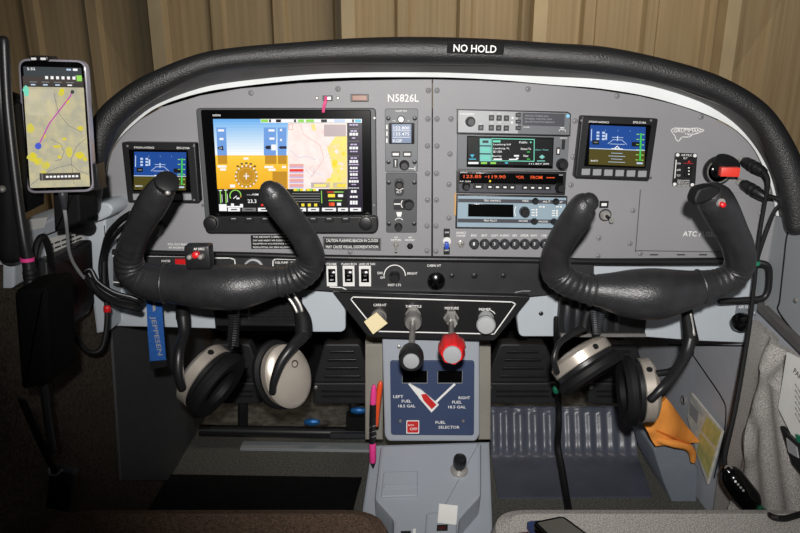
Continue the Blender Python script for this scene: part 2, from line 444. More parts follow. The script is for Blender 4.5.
# ============================================================ THE SETTING
WXL, WXR = -0.45, 0.55
YZ_R = Matrix(((0, 0, -1), (-1, 0, 0), (0, 1, 0)))      # plane facing -X: local (-Y, Z)
YZ_L = Matrix(((0, 0, 1), (1, 0, 0), (0, 1, 0)))        # plane facing +X: local (Y, Z)
XY_U = Matrix.Identity(3)                               # plane facing up
def wr(px, X): return [(-PX(u, v, X).y, PX(u, v, X).z) for u, v in px]
def wl(px, X): return [(PX(u, v, X).y, PX(u, v, X).z) for u, v in px]

# hangar wall: metal sheet with ribs, studs in front of it
YW = 3.3
mb = MB(); prof = []
x = -4.0
while x < 4.0:
    prof += [(x, 0), (x + .135, 0), (x + .150, .028), (x + .20, .028), (x + .215, 0)]
    x += .2953
rows = [[(px_, YW - d, z) for px_, d in prof] for z in (-1.0, 3.6)]
mb.grid(rows, 'hangar_metal', (0, .01, 0))
x0 = P(348, 15, YW - .13).x
for k in range(-4, 5):
    xs = x0 + k * .885
    mb.box((xs, YW - .085, 1.3), (.062, .09, 4.6), 'stud_paint')
tag(mb.build('wall_back', origin=(0, YW, -1.0)), kind='structure')
mb = MB(); mb.box((0, 1.0, -1.02), (9, 5.2, .04), 'ground_concrete'); tag(mb.build('ground'), kind='structure')

# cabin floor: carpet, bare metal towards the firewall
mb = MB(); mb.box((.05, .62, -.02), (1.0, 1.24, .04), 'carpet'); mb.box((.05, 1.36, -.022), (1.0, .24, .04), 'bare_metal')
for k in range(14): mb.lathe([(.004, -.002), (.004, 0), (.002, .002)], (-.42 + k * .07, 1.255, 0), (0, 0, 1), 'steel', 8)
q = [PZ(u, v, .006) for u, v in ((243, 441), (372, 443), (372, 450), (240, 448))]; mb.prism([(p.x, p.y) for p in q], (0, 0, .006), XY_U, .006, 'wall_plastic', .001)
tag(mb.build('floor', origin=(0, 0, 0)), kind='structure')
mb = MB(); mb.box((.05, 1.50, .33), (1.04, .04, .70), 'black_matte')
for k in range(5): mb.box((-.35 + k * .2, 1.474, .33), (.02, .012, .66), 'black_matte', ch=.003)
tag(mb.build('wall_front'), kind='structure')
# right cabin wall
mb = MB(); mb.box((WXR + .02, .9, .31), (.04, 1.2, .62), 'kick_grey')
for pth in ([(668, 345), (752, 346)], [(688, 348), (706, 374), (722, 398), (726, 412), (723, 440), (714, 478)]):
    pts = [tuple(PX(u, v, WXR - .0005)) + (.0012,) for u, v in pth]; mb.tube(pts, 'ink_black', 6, 4)
mb.lathe([(.009, 0), (.009, .003), (.006, .003), (.006, 0)], PX(684, 400, WXR - .0005), (-1, 0, 0), 'steel', 20)
tag(mb.build('wall_right'), kind='structure')
# left cabin wall
mb = MB(); mb.box((WXL - .02, .9, .27), (.04, 1.2, .54), 'wall_shaded')
mb.prism(wl([(112, 326), (122, 480), (240, 480), (200, 326)], WXL + .004), (WXL + .004, 0, 0), YZ_L, .01, 'instrument_dark')
tag(mb.build('wall_left'), kind='structure')

# upper side panel on the right, grey plastic with dark seams
mb = MB(); X = WXR - .006
mb.prism(wr([(742, 250), (756, 309), (801, 356), (850, 400), (850, 180), (792, 205), (770, 200)], X), (X, 0, 0), YZ_R, .02, 'wall_plastic', .003)
for pth in ([(800, 205), (788, 232), (784, 262), (780, 300), (779, 312), (801, 340), (820, 356)],):
    mb.tube([tuple(PX(u, v, X)) + (.0016,) for u, v in pth], 'ink_black', 6, 4)
X2 = X - .008
mb.prism(wr([(757, 300), (801, 343), (850, 388), (850, 402), (801, 356), (756, 311)], X2), (X2, 0, 0), YZ_R, .012, 'lip_grey', .003)
for u, v in ((766, 304), (757, 296), (796, 300)): mb.lathe([(.0035, 0), (.0035, .001), (.002, .002)], PX(u, v, X2), (-1, 0, 0), 'steel', 10)
tag(mb.build('trim_1'), kind='structure')
# fabric wall panel with its stretched pocket
mb = MB(); X = WXR - .02; rows = []
left = [(750, 320), (745, 360), (738, 400), (729, 440), (718, 475), (712, 520)]
right = [(880, 440), (875, 470), (870, 500), (868, 540), (866, 580), (864, 620)]
L = [PX(u, v, X) for u, v in left]; Rr = [PX(u, v, X) for u, v in right]
for i in range(25):
    f = i / 24 * 5; a = min(4, int(f)); t = f - a; row = []
    pa = L[a].lerp(L[a + 1], t); pb = Rr[a].lerp(Rr[a + 1], t)
    for j in range(41):
        s = j / 40; q = pa.lerp(pb, s)
        bulge = .028 * max(0, min(1, (s - .18) / .12)) * (1 if i > 3 else i / 3)
        fold = .006 * math.sin(i * .55 + j * .75) * max(0, math.sin(math.pi * min(1, max(0, (s - .12) / .3)))) + .0025 * math.sin(j * .9 - i * .7) * (s > .2)
        row.append((X - bulge - fold, q.y, q.z))
    rows.append(row)
mb.grid(rows, 'tweed_wall', (.012, 0, 0))
tag(mb.build('trim_2'), kind='structure')

# left side: sill, pillar and cap
mb = MB(); X = WXL + .012
mb.prism(wl([(14, 238), (62, 213), (86, 205), (92, 214), (93, 238), (49, 261), (36, 275), (14, 288)], X), (X, 0, 0), YZ_L, .03, 'light_grey', .003)
mb.tube([tuple(PX(u, v, X + .0005)) + (.0009,) for u, v in ((44, 236), (70, 226), (92, 217))], 'ink_black', 6, 3)
mb.lathe([(.004, 0), (.004, .002), (.002, .003)], PX(43, 236, X), (1, 0, 0), 'steel', 10)
mb.prism(wl([(24, 220), (48, 217), (45, 228), (27, 231)], X + .001), (X + .001, 0, 0), YZ_L, .002, 'paper', .0004)
X = WXL + .0135
mb.prism(wl([(46, 240), (83, 228), (86, 243), (47, 260)], X), (X, 0, 0), YZ_L, .002, 'paper', .0005)
for a, b in (((47, 246), (82, 233.5)), ((47.5, 251), (82.5, 237.5)), ((48, 256), (83, 242))):
    for k in range(5):
        s0, s1 = k / 5 + .02, (k + 1) / 5 - .02; h = .8
        q = [(a[0] + (b[0] - a[0]) * s, a[1] + (b[1] - a[1]) * s) for s in (s0, s1)]
        mb.prism(wl([(q[0][0], q[0][1] - h), (q[1][0], q[1][1] - h), (q[1][0], q[1][1] + h), (q[0][0], q[0][1] + h)], X + .0004), (X + .0004, 0, 0), YZ_L, .0004, 'ink_black')
tag(mb.build('trim_3'), kind='structure')
mb = MB()
mb.ppoly([(85, 216), (106, 214), (107, 262), (108, 332), (96, 334), (92, 300), (87, 262)], .885, .05, 'light_grey', ch=.004)
mb.ppoly([(84, 222), (84, 210), (92, 203), (108, 202), (114, 208), (111, 216), (98, 222)], .868, .07, 'light_grey', r=.006, ch=.004)
mb.fline([(104.5, 226), (106, 262)], .9, .8845, 'ink_black')
tag(mb.build('trim_4'), kind='structure')
# canopy frame at far left
mb = MB()
mb.ptube([(-8, 40, .66, 10), (2, 110, .66, 10), (8, 180, .67, 10), (10, 255, .68, 11)], 'black_plastic', 12, 6)
mb.ppoly([(-20, 90), (14, 104), (20, 170), (20, 212), (-20, 232)], .70, .05, 'black_matte', ch=.006)
for u, v in ((7, 103), (2, 189)): mb.ball(P(u, v, .655), .004, 'steel', 10)
tag(mb.build('trim_5'), kind='structure')

# windshield, bowed, rising from the front of the glareshield deck
ARC = [(91, 208, 9), (92, 180, 11), (96, 150, 12), (107, 122, 12.5), (128, 101, 12), (155, 84, 11.5), (200, 65, 10.5), (240, 58, 10.5), (300, 53.5, 11), (350, 51, 12), (400, 50.5, 13), (450, 51, 13),
       (500, 52.5, 12.5), (550, 56, 12.5), (600, 60, 13), (650, 68.5, 12), (700, 82, 11.8), (735, 98, 11.8), (760, 117, 12), (777, 143, 13), (789, 172, 14), (795, 202, 13), (797, 226, 11)]
rows = []
for i in range(7):
    s = i / 6; row = []
    for u, v, r in ARC[2:-3]:
        a = P(u, v, .86); row.append((.05 + (a.x - .05) * (1 - .1 * s * s), 1.22 - .50 * s - .10 * ((a.x - .05) / .5) ** 2, a.z - .03 + .42 * s - .06 * s * s))
    rows.append(row)
mb = MB(); mb.grid(rows, 'windshield_glass', (0, .003, .001)); tag(mb.build('window_1'), kind='structure')

# ============================================================ GLARESHIELD AND INSTRUMENT PANEL
YP = .92
g = thing('glareshield', P(432, 66, .88), 'long black leather padded glareshield arching over the grey instrument panel', 'glareshield')
mb = MB(); mb.ptube([(u, v, .86, r) for u, v, r in ARC], 'leather_roll', 20, 6); mb.build('padded_roll', g)
LIPO = [(106, 172), (109, 150), (118, 130), (136, 113), (160, 97), (200, 76), (240, 68), (300, 62), (350, 61), (400, 61), (450, 61), (500, 63), (550, 66), (600, 71), (650, 81), (700, 98), (735, 112), (757, 130), (774, 155), (786, 190), (790, 218)]
LIPI = [(103, 188), (108, 160), (118, 139), (134, 121), (158, 104), (200, 88.5), (240, 81.5), (300, 75.5), (350, 73), (400, 72.5), (450, 73), (500, 75), (550, 77), (600, 79.5), (650, 86), (700, 102), (732, 121.5), (753, 144), (767, 168), (775, 192), (779, 216)]
PAN = [(101, 200), (104, 178), (111, 153), (120, 138), (138, 121), (162, 107), (200, 95.5), (240, 88.5), (300, 83), (350, 80.5), (400, 79.5), (432, 79.3), (480, 80.5), (520, 82.5), (560, 86), (600, 90), (640, 96), (680, 105.5), (710, 116), (735, 129.5), (752, 144.5), (764, 164), (772, 185), (776, 208), (778, 258)]
mb = MB(); mb.grid([[P(u, v, .862) for u, v in catmull(LIPO, 4)], [P(u, v, .905) for u, v in catmull(LIPI, 4)]], 'lip_grey', (0, .001, .002)); mb.build('underside', g)
# white return along the panel edge
W0 = [(103, 186), (109, 157), (119, 137), (135, 119.5), (159, 103), (200, 88), (240, 81), (300, 75), (350, 72.5), (400, 72), (450, 72.5), (500, 74.5), (550, 76.5), (600, 79), (650, 85.5), (700, 101.5), (732, 121), (753, 143.5), (767, 167), (775, 191), (779, 216)]
W1 = [(102, 188), (107.5, 160), (118, 140.5), (136, 122.5), (160, 106), (200, 93), (240, 86.5), (300, 80), (350, 77.5), (400, 77), (450, 77.5), (500, 80), (550, 84.5), (600, 88.5), (650, 97), (700, 112), (731, 126.5), (751.5, 145.5), (764, 168), (772.5, 191), (776.5, 216)]
mb = MB(); mb.grid([[P(u, v, .904) for u, v in catmull(W0, 4)], [P(u, v, .907) for u, v in catmull(W1, 4)]], 'white_strip', (0, .003, .001)); mb.build('edge_strip', g)
mb = MB()   # top deck running forward to the windshield
mb.grid([[P(u, v, .86) + Vector((0, 0, .006)) for u, v, r in ARC[4:-4]], [P(u, v, .86) + Vector((0, .17, -.012)) for u, v, r in ARC[4:-4]], [P(u, v, .86) + Vector((0, .33, -.035)) for u, v, r in ARC[4:-4]]], 'black_matte', (0, 0, -.004)); mb.build('deck', g)
mb = MB(); Y = .8425
mb.prect(447, 43.5, 504, 54, Y, .004, 'black_matte', r=.001, ch=.0006, roll=R(-1.6)); mb.ptext('NO HOLD', 475, 48.6, 7.2, Y - .0004, 'ink_white', 43, rot=R(-1.6)); tag(mb.build('placard', g), 'black placard reading NO HOLD')

ip = thing('instrument_panel', P(432, 258, YP), 'grey arched instrument panel carrying the screens and radios, lettered N5826L', 'instrument panel')
CUT = [i for i, p in enumerate(PAN) if p[0] == 432][0]
mb = MB(); mb.ppoly(PAN[:CUT + 1] + [(431.4, 262), (101, 262)], YP, .004, 'panel_grey', ch=.0008)
mb.ptext('N5826L', 403.3, 98, 7.6, YP - .0004, 'ink_white', 31)
mb.ptext('PULL OUT BREAKER TO RESET', 186, 244.5, 2.1, YP - .0004, 'ink_white', 36, rot=R(-1)); mb.ptext('IN NORMAL USE', 181, 247.8, 2.0, YP - .0004, 'ink_white', 24, rot=R(-1))
for u, a, b in ((396, 'A/P', 'DIMMER'), (410, 'A/P', 'DISCONNECT')):
    mb.ptext(a, u, 237.5, 1.8, YP - .0004, 'ink_white'); mb.ptext(b, u, 240, 1.8, YP - .0004, 'ink_white', 10)
mb.build('left_plate', ip)
mb = MB(); mb.ppoly([(432.8, 79.3)] + PAN[CUT + 1:] + [(778, 266), (432.8, 262)], YP, .004, 'panel_grey', ch=.0008)
for u, s in zip((474, 484.5, 494.5, 504.5, 514.5, 524.5, 534, 544), ('ENC', 'ENT', 'COM', 'AUDIO', 'GPS', 'XPDR', 'NAV', 'USB')):
    mb.ptext(s, u, 235.5, 2.2, YP - .0004, 'ink_white')
mb.ptext('AVIONICS', 461, 232.8, 2.1, YP - .0004, 'ink_white', 10); mb.ptext('MASTER', 461, 235.8, 2.1, YP - .0004, 'ink_white', 9)
# outline emblem on the right plate
lg = [(671, 130), (674, 128), (690, 128.5), (698, 128), (704.5, 130.3), (700, 132.5), (693, 134.5), (689, 137), (682, 137), (678.5, 141.5), (676, 139.5), (675, 136), (673, 133.5), (671, 130)]
mb.fline(lg, .8, YP - .0005, 'ink_white')
mb.ptext('GRUMMAN', 687, 130.6, 3.6, YP - .0005, 'ink_white', 27); mb.ptext('Tiger', 689, 134.2, 2.4, YP - .0005, 'ink_white', 9)
mb.build('right_plate', ip)
mb = MB(); mb.ppoly([(640, 190), (757, 193), (760, 254), (635.5, 251)], YP - .0008, .0012, 'panel_grey', ch=.0004)
mb.fline([(640.5, 190), (635.5, 252)], .8, YP - .0012, 'panel_seam'); mb.fline([(636, 250.6), (730, 252)], .7, YP - .0012, 'panel_seam')
for u in (654, 681, 703): mb.frect(u - 4, 254.2, u + 4, 255.4, YP - .0005, 'ink_black')
mb.ptext('ATC FUSES', 700, 234, 5.2, YP - .0014, 'ink_white', 34, rot=R(-1.2)); mb.build('access_cover', ip)
# panel screws, one mesh for all
sc = MB(); k = pxs(180, YP)
sc.lathe([(2.75 * k, 0), (2.7 * k, .0006), (2.0 * k, .0016), (1.0 * k, .0021)], (0, 0, 0), (0, -1, 0), 'screw_grey', 14)
sc.lathe([(.8 * k, .0019), (.75 * k, .0022)], (0, 0, 0), (0, -1, 0), 'panel_seam', 6)
SCREWS = [(251, 93), (338, 89), (428.5, 90.5), (437, 90.5), (528, 89), (617, 96), (701, 117), (428, 119), (437, 119), (451, 119), (575, 121), (427.5, 146), (437, 146), (450, 154), (573, 157), (427.5, 173.5), (436.5, 173.5),
          (449, 184.5), (571, 185), (427.5, 200), (436.5, 200), (449, 218), (427, 226), (436, 226), (427, 251), (436, 251.5), (599, 238), (598, 256), (633, 210.5), (630, 243.5), (770, 192), (761, 213.5), (106.5, 184), (350, 252), (640.5, 253.5)]
for i, (u, v) in enumerate(SCREWS):
    w = P(u, v, YP)
    if i == 0: s0 = sc_o = None; ob = MB(); ob.v = [x + w for x in sc.v]; ob.f = sc.f; ob.m = sc.m; ob.mats = sc.mats; proto_screw = ob.build('screw', ip, origin=w)
    else: place(proto_screw, ip, w)
# the row of eight round pull breakers
first = None
for i, u in enumerate((474, 484.5, 494.5, 504.5, 514.5, 524.5, 534.5, 544.5)):
    w = P(u, 243.6, YP)
    mb = MB(); mb.lathe([(.0075, 0), (.0075, .0015), (.0066, .002), (.0062, .009), (.0055, .0105), (.004, .0108)], w, (0, -1, 0), 'connector', 20)
    mb.ptext('123455331'[i], u, 243.9, 3.2, YP - .0113, 'ink_white', 1.6); mb.build('breaker_button', ip, origin=w)
def toggle(u, v, m, lever, up=True, r=2.6):
    w = P(u, v, YP); k = pxs(v, YP); mb = MB()
    mb.lathe([(r * 1.25 * k, 0), (r * 1.25 * k, .002), (r * .8 * k, .003), (r * .8 * k, .006), (r * .4 * k, .007)], w, (0, -1, 0), m, 6)
    d = Vector((0, -.014, .006 if up else -.006)); b = w + Vector((0, -.005, 0))
    mb.tube([tuple(b) + (r * .3 * k,), tuple(b + d * .6) + (r * .42 * k,), tuple(b + d) + (r * .5 * k,)], lever, 10, 3)
    return mb.build('toggle_switch', ip, origin=w)
toggle(461, 243.6, 'chrome', 'chrome', True, 3.2); toggle(396, 244, 'chrome', 'chrome', False); toggle(410, 246, 'black_plastic', 'black_plastic', True)
mb = MB(); mb.lathe([(.0062, 0), (.006, .002), (.004, .003)], P(447, 241, YP), (0, -1, 0), 'paper', 18); mb.box(P(446.6, 245, YP - .007), (.006, .014, .009), 'blue_cap', ch=.0015); tag(mb.build('guarded_switch', ip, origin=P(447, 243, YP)), 'blue-capped switch on a white ring')
for v0, v1, s in ((228.7, 237.3, 'ON'), (247.2, 254.6, 'OFF')):
    mb = MB(); mb.prect(443.6, v0, 449.8, v1, YP - .0007, .0007, 'black_plastic'); mb.ptext(s, 446.7, (v0 + v1) / 2 - .6, 1.8, YP - .001, 'ink_white'); mb.build('placard', ip)
# text placards on the lower edge
def placard(u0, v0, u1, v1, lines, roll=0.0, border=True, name='placard'):
    mb = MB(); Y = YP - .0009; mb.prect(u0, v0, u1, v1, Y, .0009, 'black_plastic', r=.0006, roll=roll); n = len(lines); hh = (v1 - v0) / n
    if border:
        e = .8; mb.fline([(u0 + e, v0 + e), (u1 - e, v0 + e), (u1 - e, v1 - e), (u0 + e, v1 - e), (u0 + e, v0 + e)], .45, Y - .0003, 'ink_grey')
    for i, s in enumerate(lines): mb.ptext(s, (u0 + u1) / 2, v0 + hh * (i + .5), hh * .5, Y - .0003, 'ink_white', (u1 - u0) * .9)
    return mb.build(name, ip)
placard(251, 235.3, 293, 249, ['THIS AIRCRAFT IS APPROVED FOR', 'DAY AND NIGHT VFR FLIGHT WHEN', 'EQUIPPED IN ACCORDANCE WITH', 'REGULATIONS. NO SPINS ALLOWED'], border=False)
placard(323, 237.4, 381, 250, ['CAUTION: FLASHING BEACON IN CLOUDS', 'MAY CAUSE VISUAL DISORIENTATION'], R(-1.2))
# indicator lamps above the big screen
mb = MB(); mb.prect(322.5, 95.5, 332.5, 101, YP - .002, .002, 'black_plastic', r=.0006, ch=.0004); mb.prect(326, 96.6, 331, 100, YP - .0035, .002, 'chrome', r=.0006, ch=.0004); mb.build('annunciator_button', ip)
for u in (317, 338):
    w = P(u, 98, YP); mb = MB(); mb.lathe([(.0026, 0), (.0026, .001), (.0014, .002)], w, (0, -1, 0), 'chrome', 14); mb.build('indicator_lamp', ip, origin=w)
mb = MB(); mb.prect(350.5, 94, 368.5, 101.8, YP - .003, .003, 'black_plastic', r=.001, ch=.0006); mb.prect(352, 95.2, 367, 100.6, YP - .0045, .002, 'amber_lens', r=.0006, ch=.0005); mb.build('amber_light', ip)
for s in (347.3, 371.8): mb = MB(); mb.lathe([(.0016, 0), (.0014, .0008)], P(s, 98, YP), (0, -1, 0), 'screw_grey', 10); mb.build('screw', ip, origin=P(s, 98, YP))
# key switch
mb = MB(); w = P(605, 215, YP); mb.lathe([(.0075, 0), (.0075, .003), (.0062, .006), (.005, .0075)], w, (0, -1, 0), 'chrome', 24); mb.lathe([(.009, 0), (.009, .0012)], w, (0, -1, 0), 'black_plastic', 24)
mb.tube([tuple(w + Vector((0, -.006, 0))) + (.0025,), tuple(w + Vector((.004, -.016, -.004))) + (.0022,)], 'black_plastic', 8, 2); mb.lathe([(.0038, 0), (.0038, .0015)], w + Vector((.0045, -.0165, -.0045)), (.2, -1, -.1), 'chrome', 14); mb.build('key_switch', ip, origin=w)
mb = MB(); mb.prect(599.5, 201, 608.5, 208, YP - .0007, .0007, 'black_plastic'); mb.prect(601.5, 203.2, 606.8, 206, YP - .001, .0006, 'ink_white'); mb.build('placard', ip)
# pink ribbon
mb = MB(); mb.ptube([(326, 96.5, YP - .006, 1.5, .4), (325.5, 101, YP - .010, 1.5, .4), (324, 106, YP - .012, 1.5, .4), (323.2, 112.5, YP - .018, 1.4, .4)], 'pink_ribbon', 8, 5, caps='flat', up=(0, 1, 0))
tag(mb.build('ribbon'), 'pink ribbon hanging from the small button above the large screen', 'ribbon')

# ============================================================ SCREENS AND RADIOS
YB = YP - .012
# --- large flight display
fd = thing('flight_display', P(289, 233, YP), 'large landscape flight display with yellow ground, pink map and black engine strip', 'flight display')
mb = MB(); mb.prect(200.5, 109.5, 376.5, 224, YP - .007, .0068, 'instrument_dark', r=.006, ch=.0015)
mb.prect(205, 111, 371.5, 219, YB, .006, 'black_gloss', r=.003, ch=.001)
mb.ppoly([(204.5, 216.5), (377.5, 216.5), (378.5, 228), (375, 233.5), (207, 233.5), (204, 228)], YB - .006, .017, 'black_plastic', r=.006, ch=.002)
mb.ptext('GARMIN', 216.5, 115.3, 1.9, YB - .0003, 'ink_white', 8)
for u, v in ((202.5, 205), (374.5, 118), (374, 205)): mb.lathe([(.002, 0), (.0015, .001)], P(u, v, YP - .0069), (0, -1, 0), 'steel', 10)
mb.build('bezel', fd)
mb = MB(); Y = YB - .0003; Y1 = Y - .0002; Y2 = Y - .0004; Y3 = Y - .0006
mb.flat([(212.7, 118.7), (361.8, 118.7), (363, 211.8), (218.6, 211.8)], Y, 'e_black')
for i in range(12):
    a, b = 119 + 36.3 * i / 12, 119 + 36.3 * (i + 1) / 12; mb.flat([(213 + (a - 119) * .062, a), (288, a), (288, b), (213 + (b - 119) * .062, b)], Y1, 'e_air%d' % i)
    a, b = 155.3 + 33.7 * i / 12, 155.3 + 33.7 * (i + 1) / 12; mb.flat([(213 + (a - 119) * .062, a), (288, a), (288, b), (213 + (b - 119) * .062, b)], Y1, 'e_earth%d' % i)
mb.flat([(288, 123), (347, 123), (347.5, 189), (288, 189)], Y1, 'e_map')
mb.flat([(336, 136), (347, 136), (347, 189), (330, 189), (324, 183), (333, 172), (330, 158), (327, 148)], Y2, 'e_mapyellow'); mb.flat([(311, 124), (315, 124), (316, 131), (312, 130)], Y2, 'e_mapyellow')
mb.fline([(300, 124), (304, 135), (312, 140), (320, 145), (324, 158), (318, 168), (310, 178)], .4, Y2, 'e_salmon'); mb.fline([(290, 150), (299, 158), (306, 156), (316, 160)], .4, Y2, 'e_lilac')
mb.frect(324, 124.5, 346, 136.5, Y2, 'e_pinkgrey'); mb.frect(311, 182.5, 330, 187.8, Y2, 'e_pinkgrey'); mb.frect(314, 184, 326, 187, Y3, 'e_mapyellow'); mb.frect(333, 182.5, 346.5, 188, Y2, 'e_pinkgrey'); mb.frect(337, 184, 346, 187, Y3, 'e_yellow')
mb.frect(288.5, 123.8, 293, 130, Y2, 'e_salmon'); mb.frect(289.2, 124.5, 292.4, 129.4, Y3, 'e_map')
for i in range(5): mb.frect(289.5, 164 + i * 5, 303.5, 166.6 + i * 5, Y2, 'e_red' if i == 1 else 'e_salmon'); mb.frect(289.5, 166.6 + i * 5, 303.5, 168.2 + i * 5, Y2, 'e_lilac')
rn = random.Random(11)
for i in range(16):
    u, v, r = 326 + rn.random() * 19, 139 + rn.random() * 42, .8 + rn.random() * 1.8; mb.flat([(u + r * (.6 + .8 * rn.random()) * math.cos(k * math.tau / 8), v + r * (.6 + .8 * rn.random()) * math.sin(k * math.tau / 8)) for k in range(8)], Y3, 'e_map' if i % 3 else 'e_yellow')
for i in range(7):
    u, v = 292 + rn.random() * 40, 126 + rn.random() * 55; mb.fline([(u, v), (u + 4 - 8 * rn.random(), v + 3), (u + 8 - 10 * rn.random(), v + 7)], .35, Y2, 'e_salmon' if i % 2 else 'e_lilac')
# top data bar
mb.flat([(260.5, 119), (361.8, 119), (361.9, 122.7), (260.7, 122.7)], Y2, 'e_white')
for u0, u1, m in ((261, 268, 'e_lime'), (269, 271, 'e_black'), (276, 281, 'e_black'), (294, 296, 'e_black'), (298, 304, 'e_lime'), (306, 314, 'e_lime'), (321, 327, 'e_black'), (334, 345, 'e_text'), (352, 354, 'e_black'), (355, 361, 'e_cyan')): mb.frect(u0, 119.4, u1, 122.3, Y3, m)
# tapes
mb.flat([(216.3, 127.5), (226, 127.5), (227, 155.3), (217.4, 155.3)], Y2, 'e_tape'); mb.flat([(217.6, 155.3), (227, 155.3), (227.4, 164), (218, 164)], Y2, 'e_brown')
mb.frect(263.8, 127.5, 276, 155.3, Y2, 'e_tape'); mb.frect(265, 155.3, 276.4, 164, Y2, 'e_brown'); mb.frect(277.6, 127.5, 286.5, 155.3, Y2, 'e_tape'); mb.frect(278, 155.3, 286.8, 164, Y2, 'e_brown')
for u, v, w in ((221, 130.4, 6), (221.5, 139, 4), (271.5, 130.4, 6), (272, 138.6, 5), (281, 130, 2), (281, 140, 2), (222, 166.5, 9), (223, 169.5, 6), (269, 167, 9), (272, 169.7, 7), (284, 167, 4)): mb.frect(u - w / 2, v - 1.1, u + w / 2, v + 1.1, Y3, 'e_white')
mb.flat([(217.6, 147.2), (223, 145.8), (223.6, 150.5), (218, 149.2)], Y3, 'e_navy'); mb.flat([(265, 147.5), (266.5, 145.7), (270.7, 145.7), (270.7, 149.2), (266.5, 149.2)], Y3, 'e_navy'); mb.frect(271.3, 144.5, 275.9, 150.3, Y3, 'e_white'); mb.flat([(278.5, 147.5), (280, 146.2), (286.7, 146.2), (286.7, 148.8), (280, 148.8)], Y3, 'e_navy')
mb.text('110', P(220.5, 148.2, Y3 - .0002), XZ, .0022, 'e_white')
# compass rose
mb.fdisc(246.3, 176.3, 11.6, Y2, 'e_brown', 28); mb.fdisc(246.3, 176.3, 8.4, Y3, 'e_gold2', 24, 8.1)
for i in range(16):
    a = i * math.tau / 16; u, v = 246.3 + 10.6 * math.cos(a), 176.3 + 10.6 * math.sin(a); mb.frect(u - .75, v - .75, u + .75, v + .75, Y3, 'e_white')
for i in range(5): a = R(-130 + i * 20); u, v = 246.3 + 13.2 * math.cos(a), 176.3 + 13.2 * math.sin(a); mb.frect(u - 1.3, v - .7, u + 1.3, v + .7, Y3, 'e_navy')
mb.frect(243.5, 157.5, 248.5, 159.5, Y3, 'e_white'); mb.frect(245.8, 173, 246.8, 179.5, Y3 - .0002, 'e_white'); mb.frect(243.4, 175.6, 249.2, 176.5, Y3 - .0002, 'e_white')
for u, v in ((232.5, 186), (264, 186)): mb.frect(u - 2.5, v - 1.5, u + 2.5, v + 1.5, Y3, 'e_white')
mb.frect(272.5, 171.5, 287, 188, Y2, 'e_brown')
# data column
mb.flat([(347, 123), (361.9, 123), (362.5, 211), (347.6, 211)], Y1, 'e_navy')
for v, w, h, m in ((124.8, 9, 1.4, 'e_lilac'), (128.8, 10, .6, 'e_grey'), (131, 7, 1.5, 'e_lilac'), (134.2, 9, 2.8, 'e_white'), (138, 4, 1.2, 'e_lilac'), (141.2, 11, .6, 'e_grey'), (144.5, 7, 1.4, 'e_lilac'), (148, 9, 2.6, 'e_white'), (151.5, 8, 1.2, 'e_lilac'), (156, 11, .6, 'e_grey'), (158, 7, 1.5, 'e_lilac'), (161.5, 9, 2.8, 'e_white'), (164.5, 10, 1.2, 'e_lilac'), (168, 8, 2.2, 'e_white'), (171.5, 9, 1.3, 'e_lilac'), (174.5, 8, 2.5, 'e_white'), (178, 8, 1.3, 'e_lilac'), (181.4, 10, 2.4, 'e_white'), (184.5, 5, 1, 'e_lilac'), (188, 11, .7, 'e_white'), (191.5, 6, 2.6, 'e_white'), (196.8, 8, 2, 'e_white'), (202.6, 8, 3.8, 'e_white')):
    n = max(1, int(w / 2.4)); mb_w = w / n
    for i in range(n): mb.frect(354 - w / 2 + i * mb_w, v - h / 2, 354 - w / 2 + (i + .82) * mb_w, v + h / 2, Y2, m)
# engine strip
for u, v1 in ((220.2, 190.5), (225.6, 190)): mb.fline([(u, v1), (u + .6, 203)], 1.0, Y2, 'e_lime'); mb.fline([(u - 1.2, v1), (u + 1.6, v1)], .9, Y2, 'e_white'); mb.fline([(u + 1.6, v1 + 4), (u + 2, 202)], .5, Y2, 'e_white')
mb.fdisc(235.4, 195.6, 6, Y2, 'e_lime', 18, 5, 150, 380); mb.fdisc(235.4, 195.6, 6, Y2, 'e_red', 4, 5, -5, 20); mb.fline([(233.5, 198.5), (236.5, 196)], .8, Y2, 'e_white'); mb.frect(236.5, 197.6, 239.5, 199.2, Y2, 'e_white')
mb.text('---.-NM', P(252.5, 194.5, Y2), XZ, .0028, 'e_white', .0165); mb.text('23.3', P(252, 201.2, Y2), XZ, .0052, 'e_white', .0125)
for i in range(4): mb.frect(293.6 + i * 6.4, 188.6, 296.8 + i * 6.4, 191, Y2, 'e_yellow'); mb.frect(296.8 + i * 6.4, 188.6, 299.3 + i * 6.4, 191, Y2, 'e_white' if i % 2 else 'e_lime'); mb.frect(295 + i * 6.4, 203.6, 298 + i * 6.4, 206.4, Y2, 'e_yellow'); mb.frect(298.6 + i * 6.4, 203.6, 300.6 + i * 6.4, 206.4, Y2, 'e_black')
for i in range(4): mb.frect(292, 193.2 + i * 2.6, 320, 194.0 + i * 2.6, Y2, 'e_grey')
mb.fline([(321.4, 191), (321.8, 203)], .8, Y2, 'e_lime')
mb.frect(327, 191.5, 334, 192.5, Y2, 'e_red'); mb.frect(334, 191.5, 343.5, 192.5, Y2, 'e_lime'); mb.frect(328, 194, 335, 197.2, Y2, 'e_yellow'); mb.frect(338, 194.3, 343, 197, Y2, 'e_white'); mb.frect(328.5, 200, 342, 201, Y2, 'e_lime'); mb.frect(331, 202.5, 334.5, 206, Y2, 'e_orange'); mb.frect(337, 202.8, 341, 205.6, Y2, 'e_white'); mb.frect(329, 202.5, 330.8, 206, Y2, 'e_red')
mb.flat([(219, 204.2), (226.5, 204.2), (227, 211), (219.3, 211)], Y2, 'e_white')
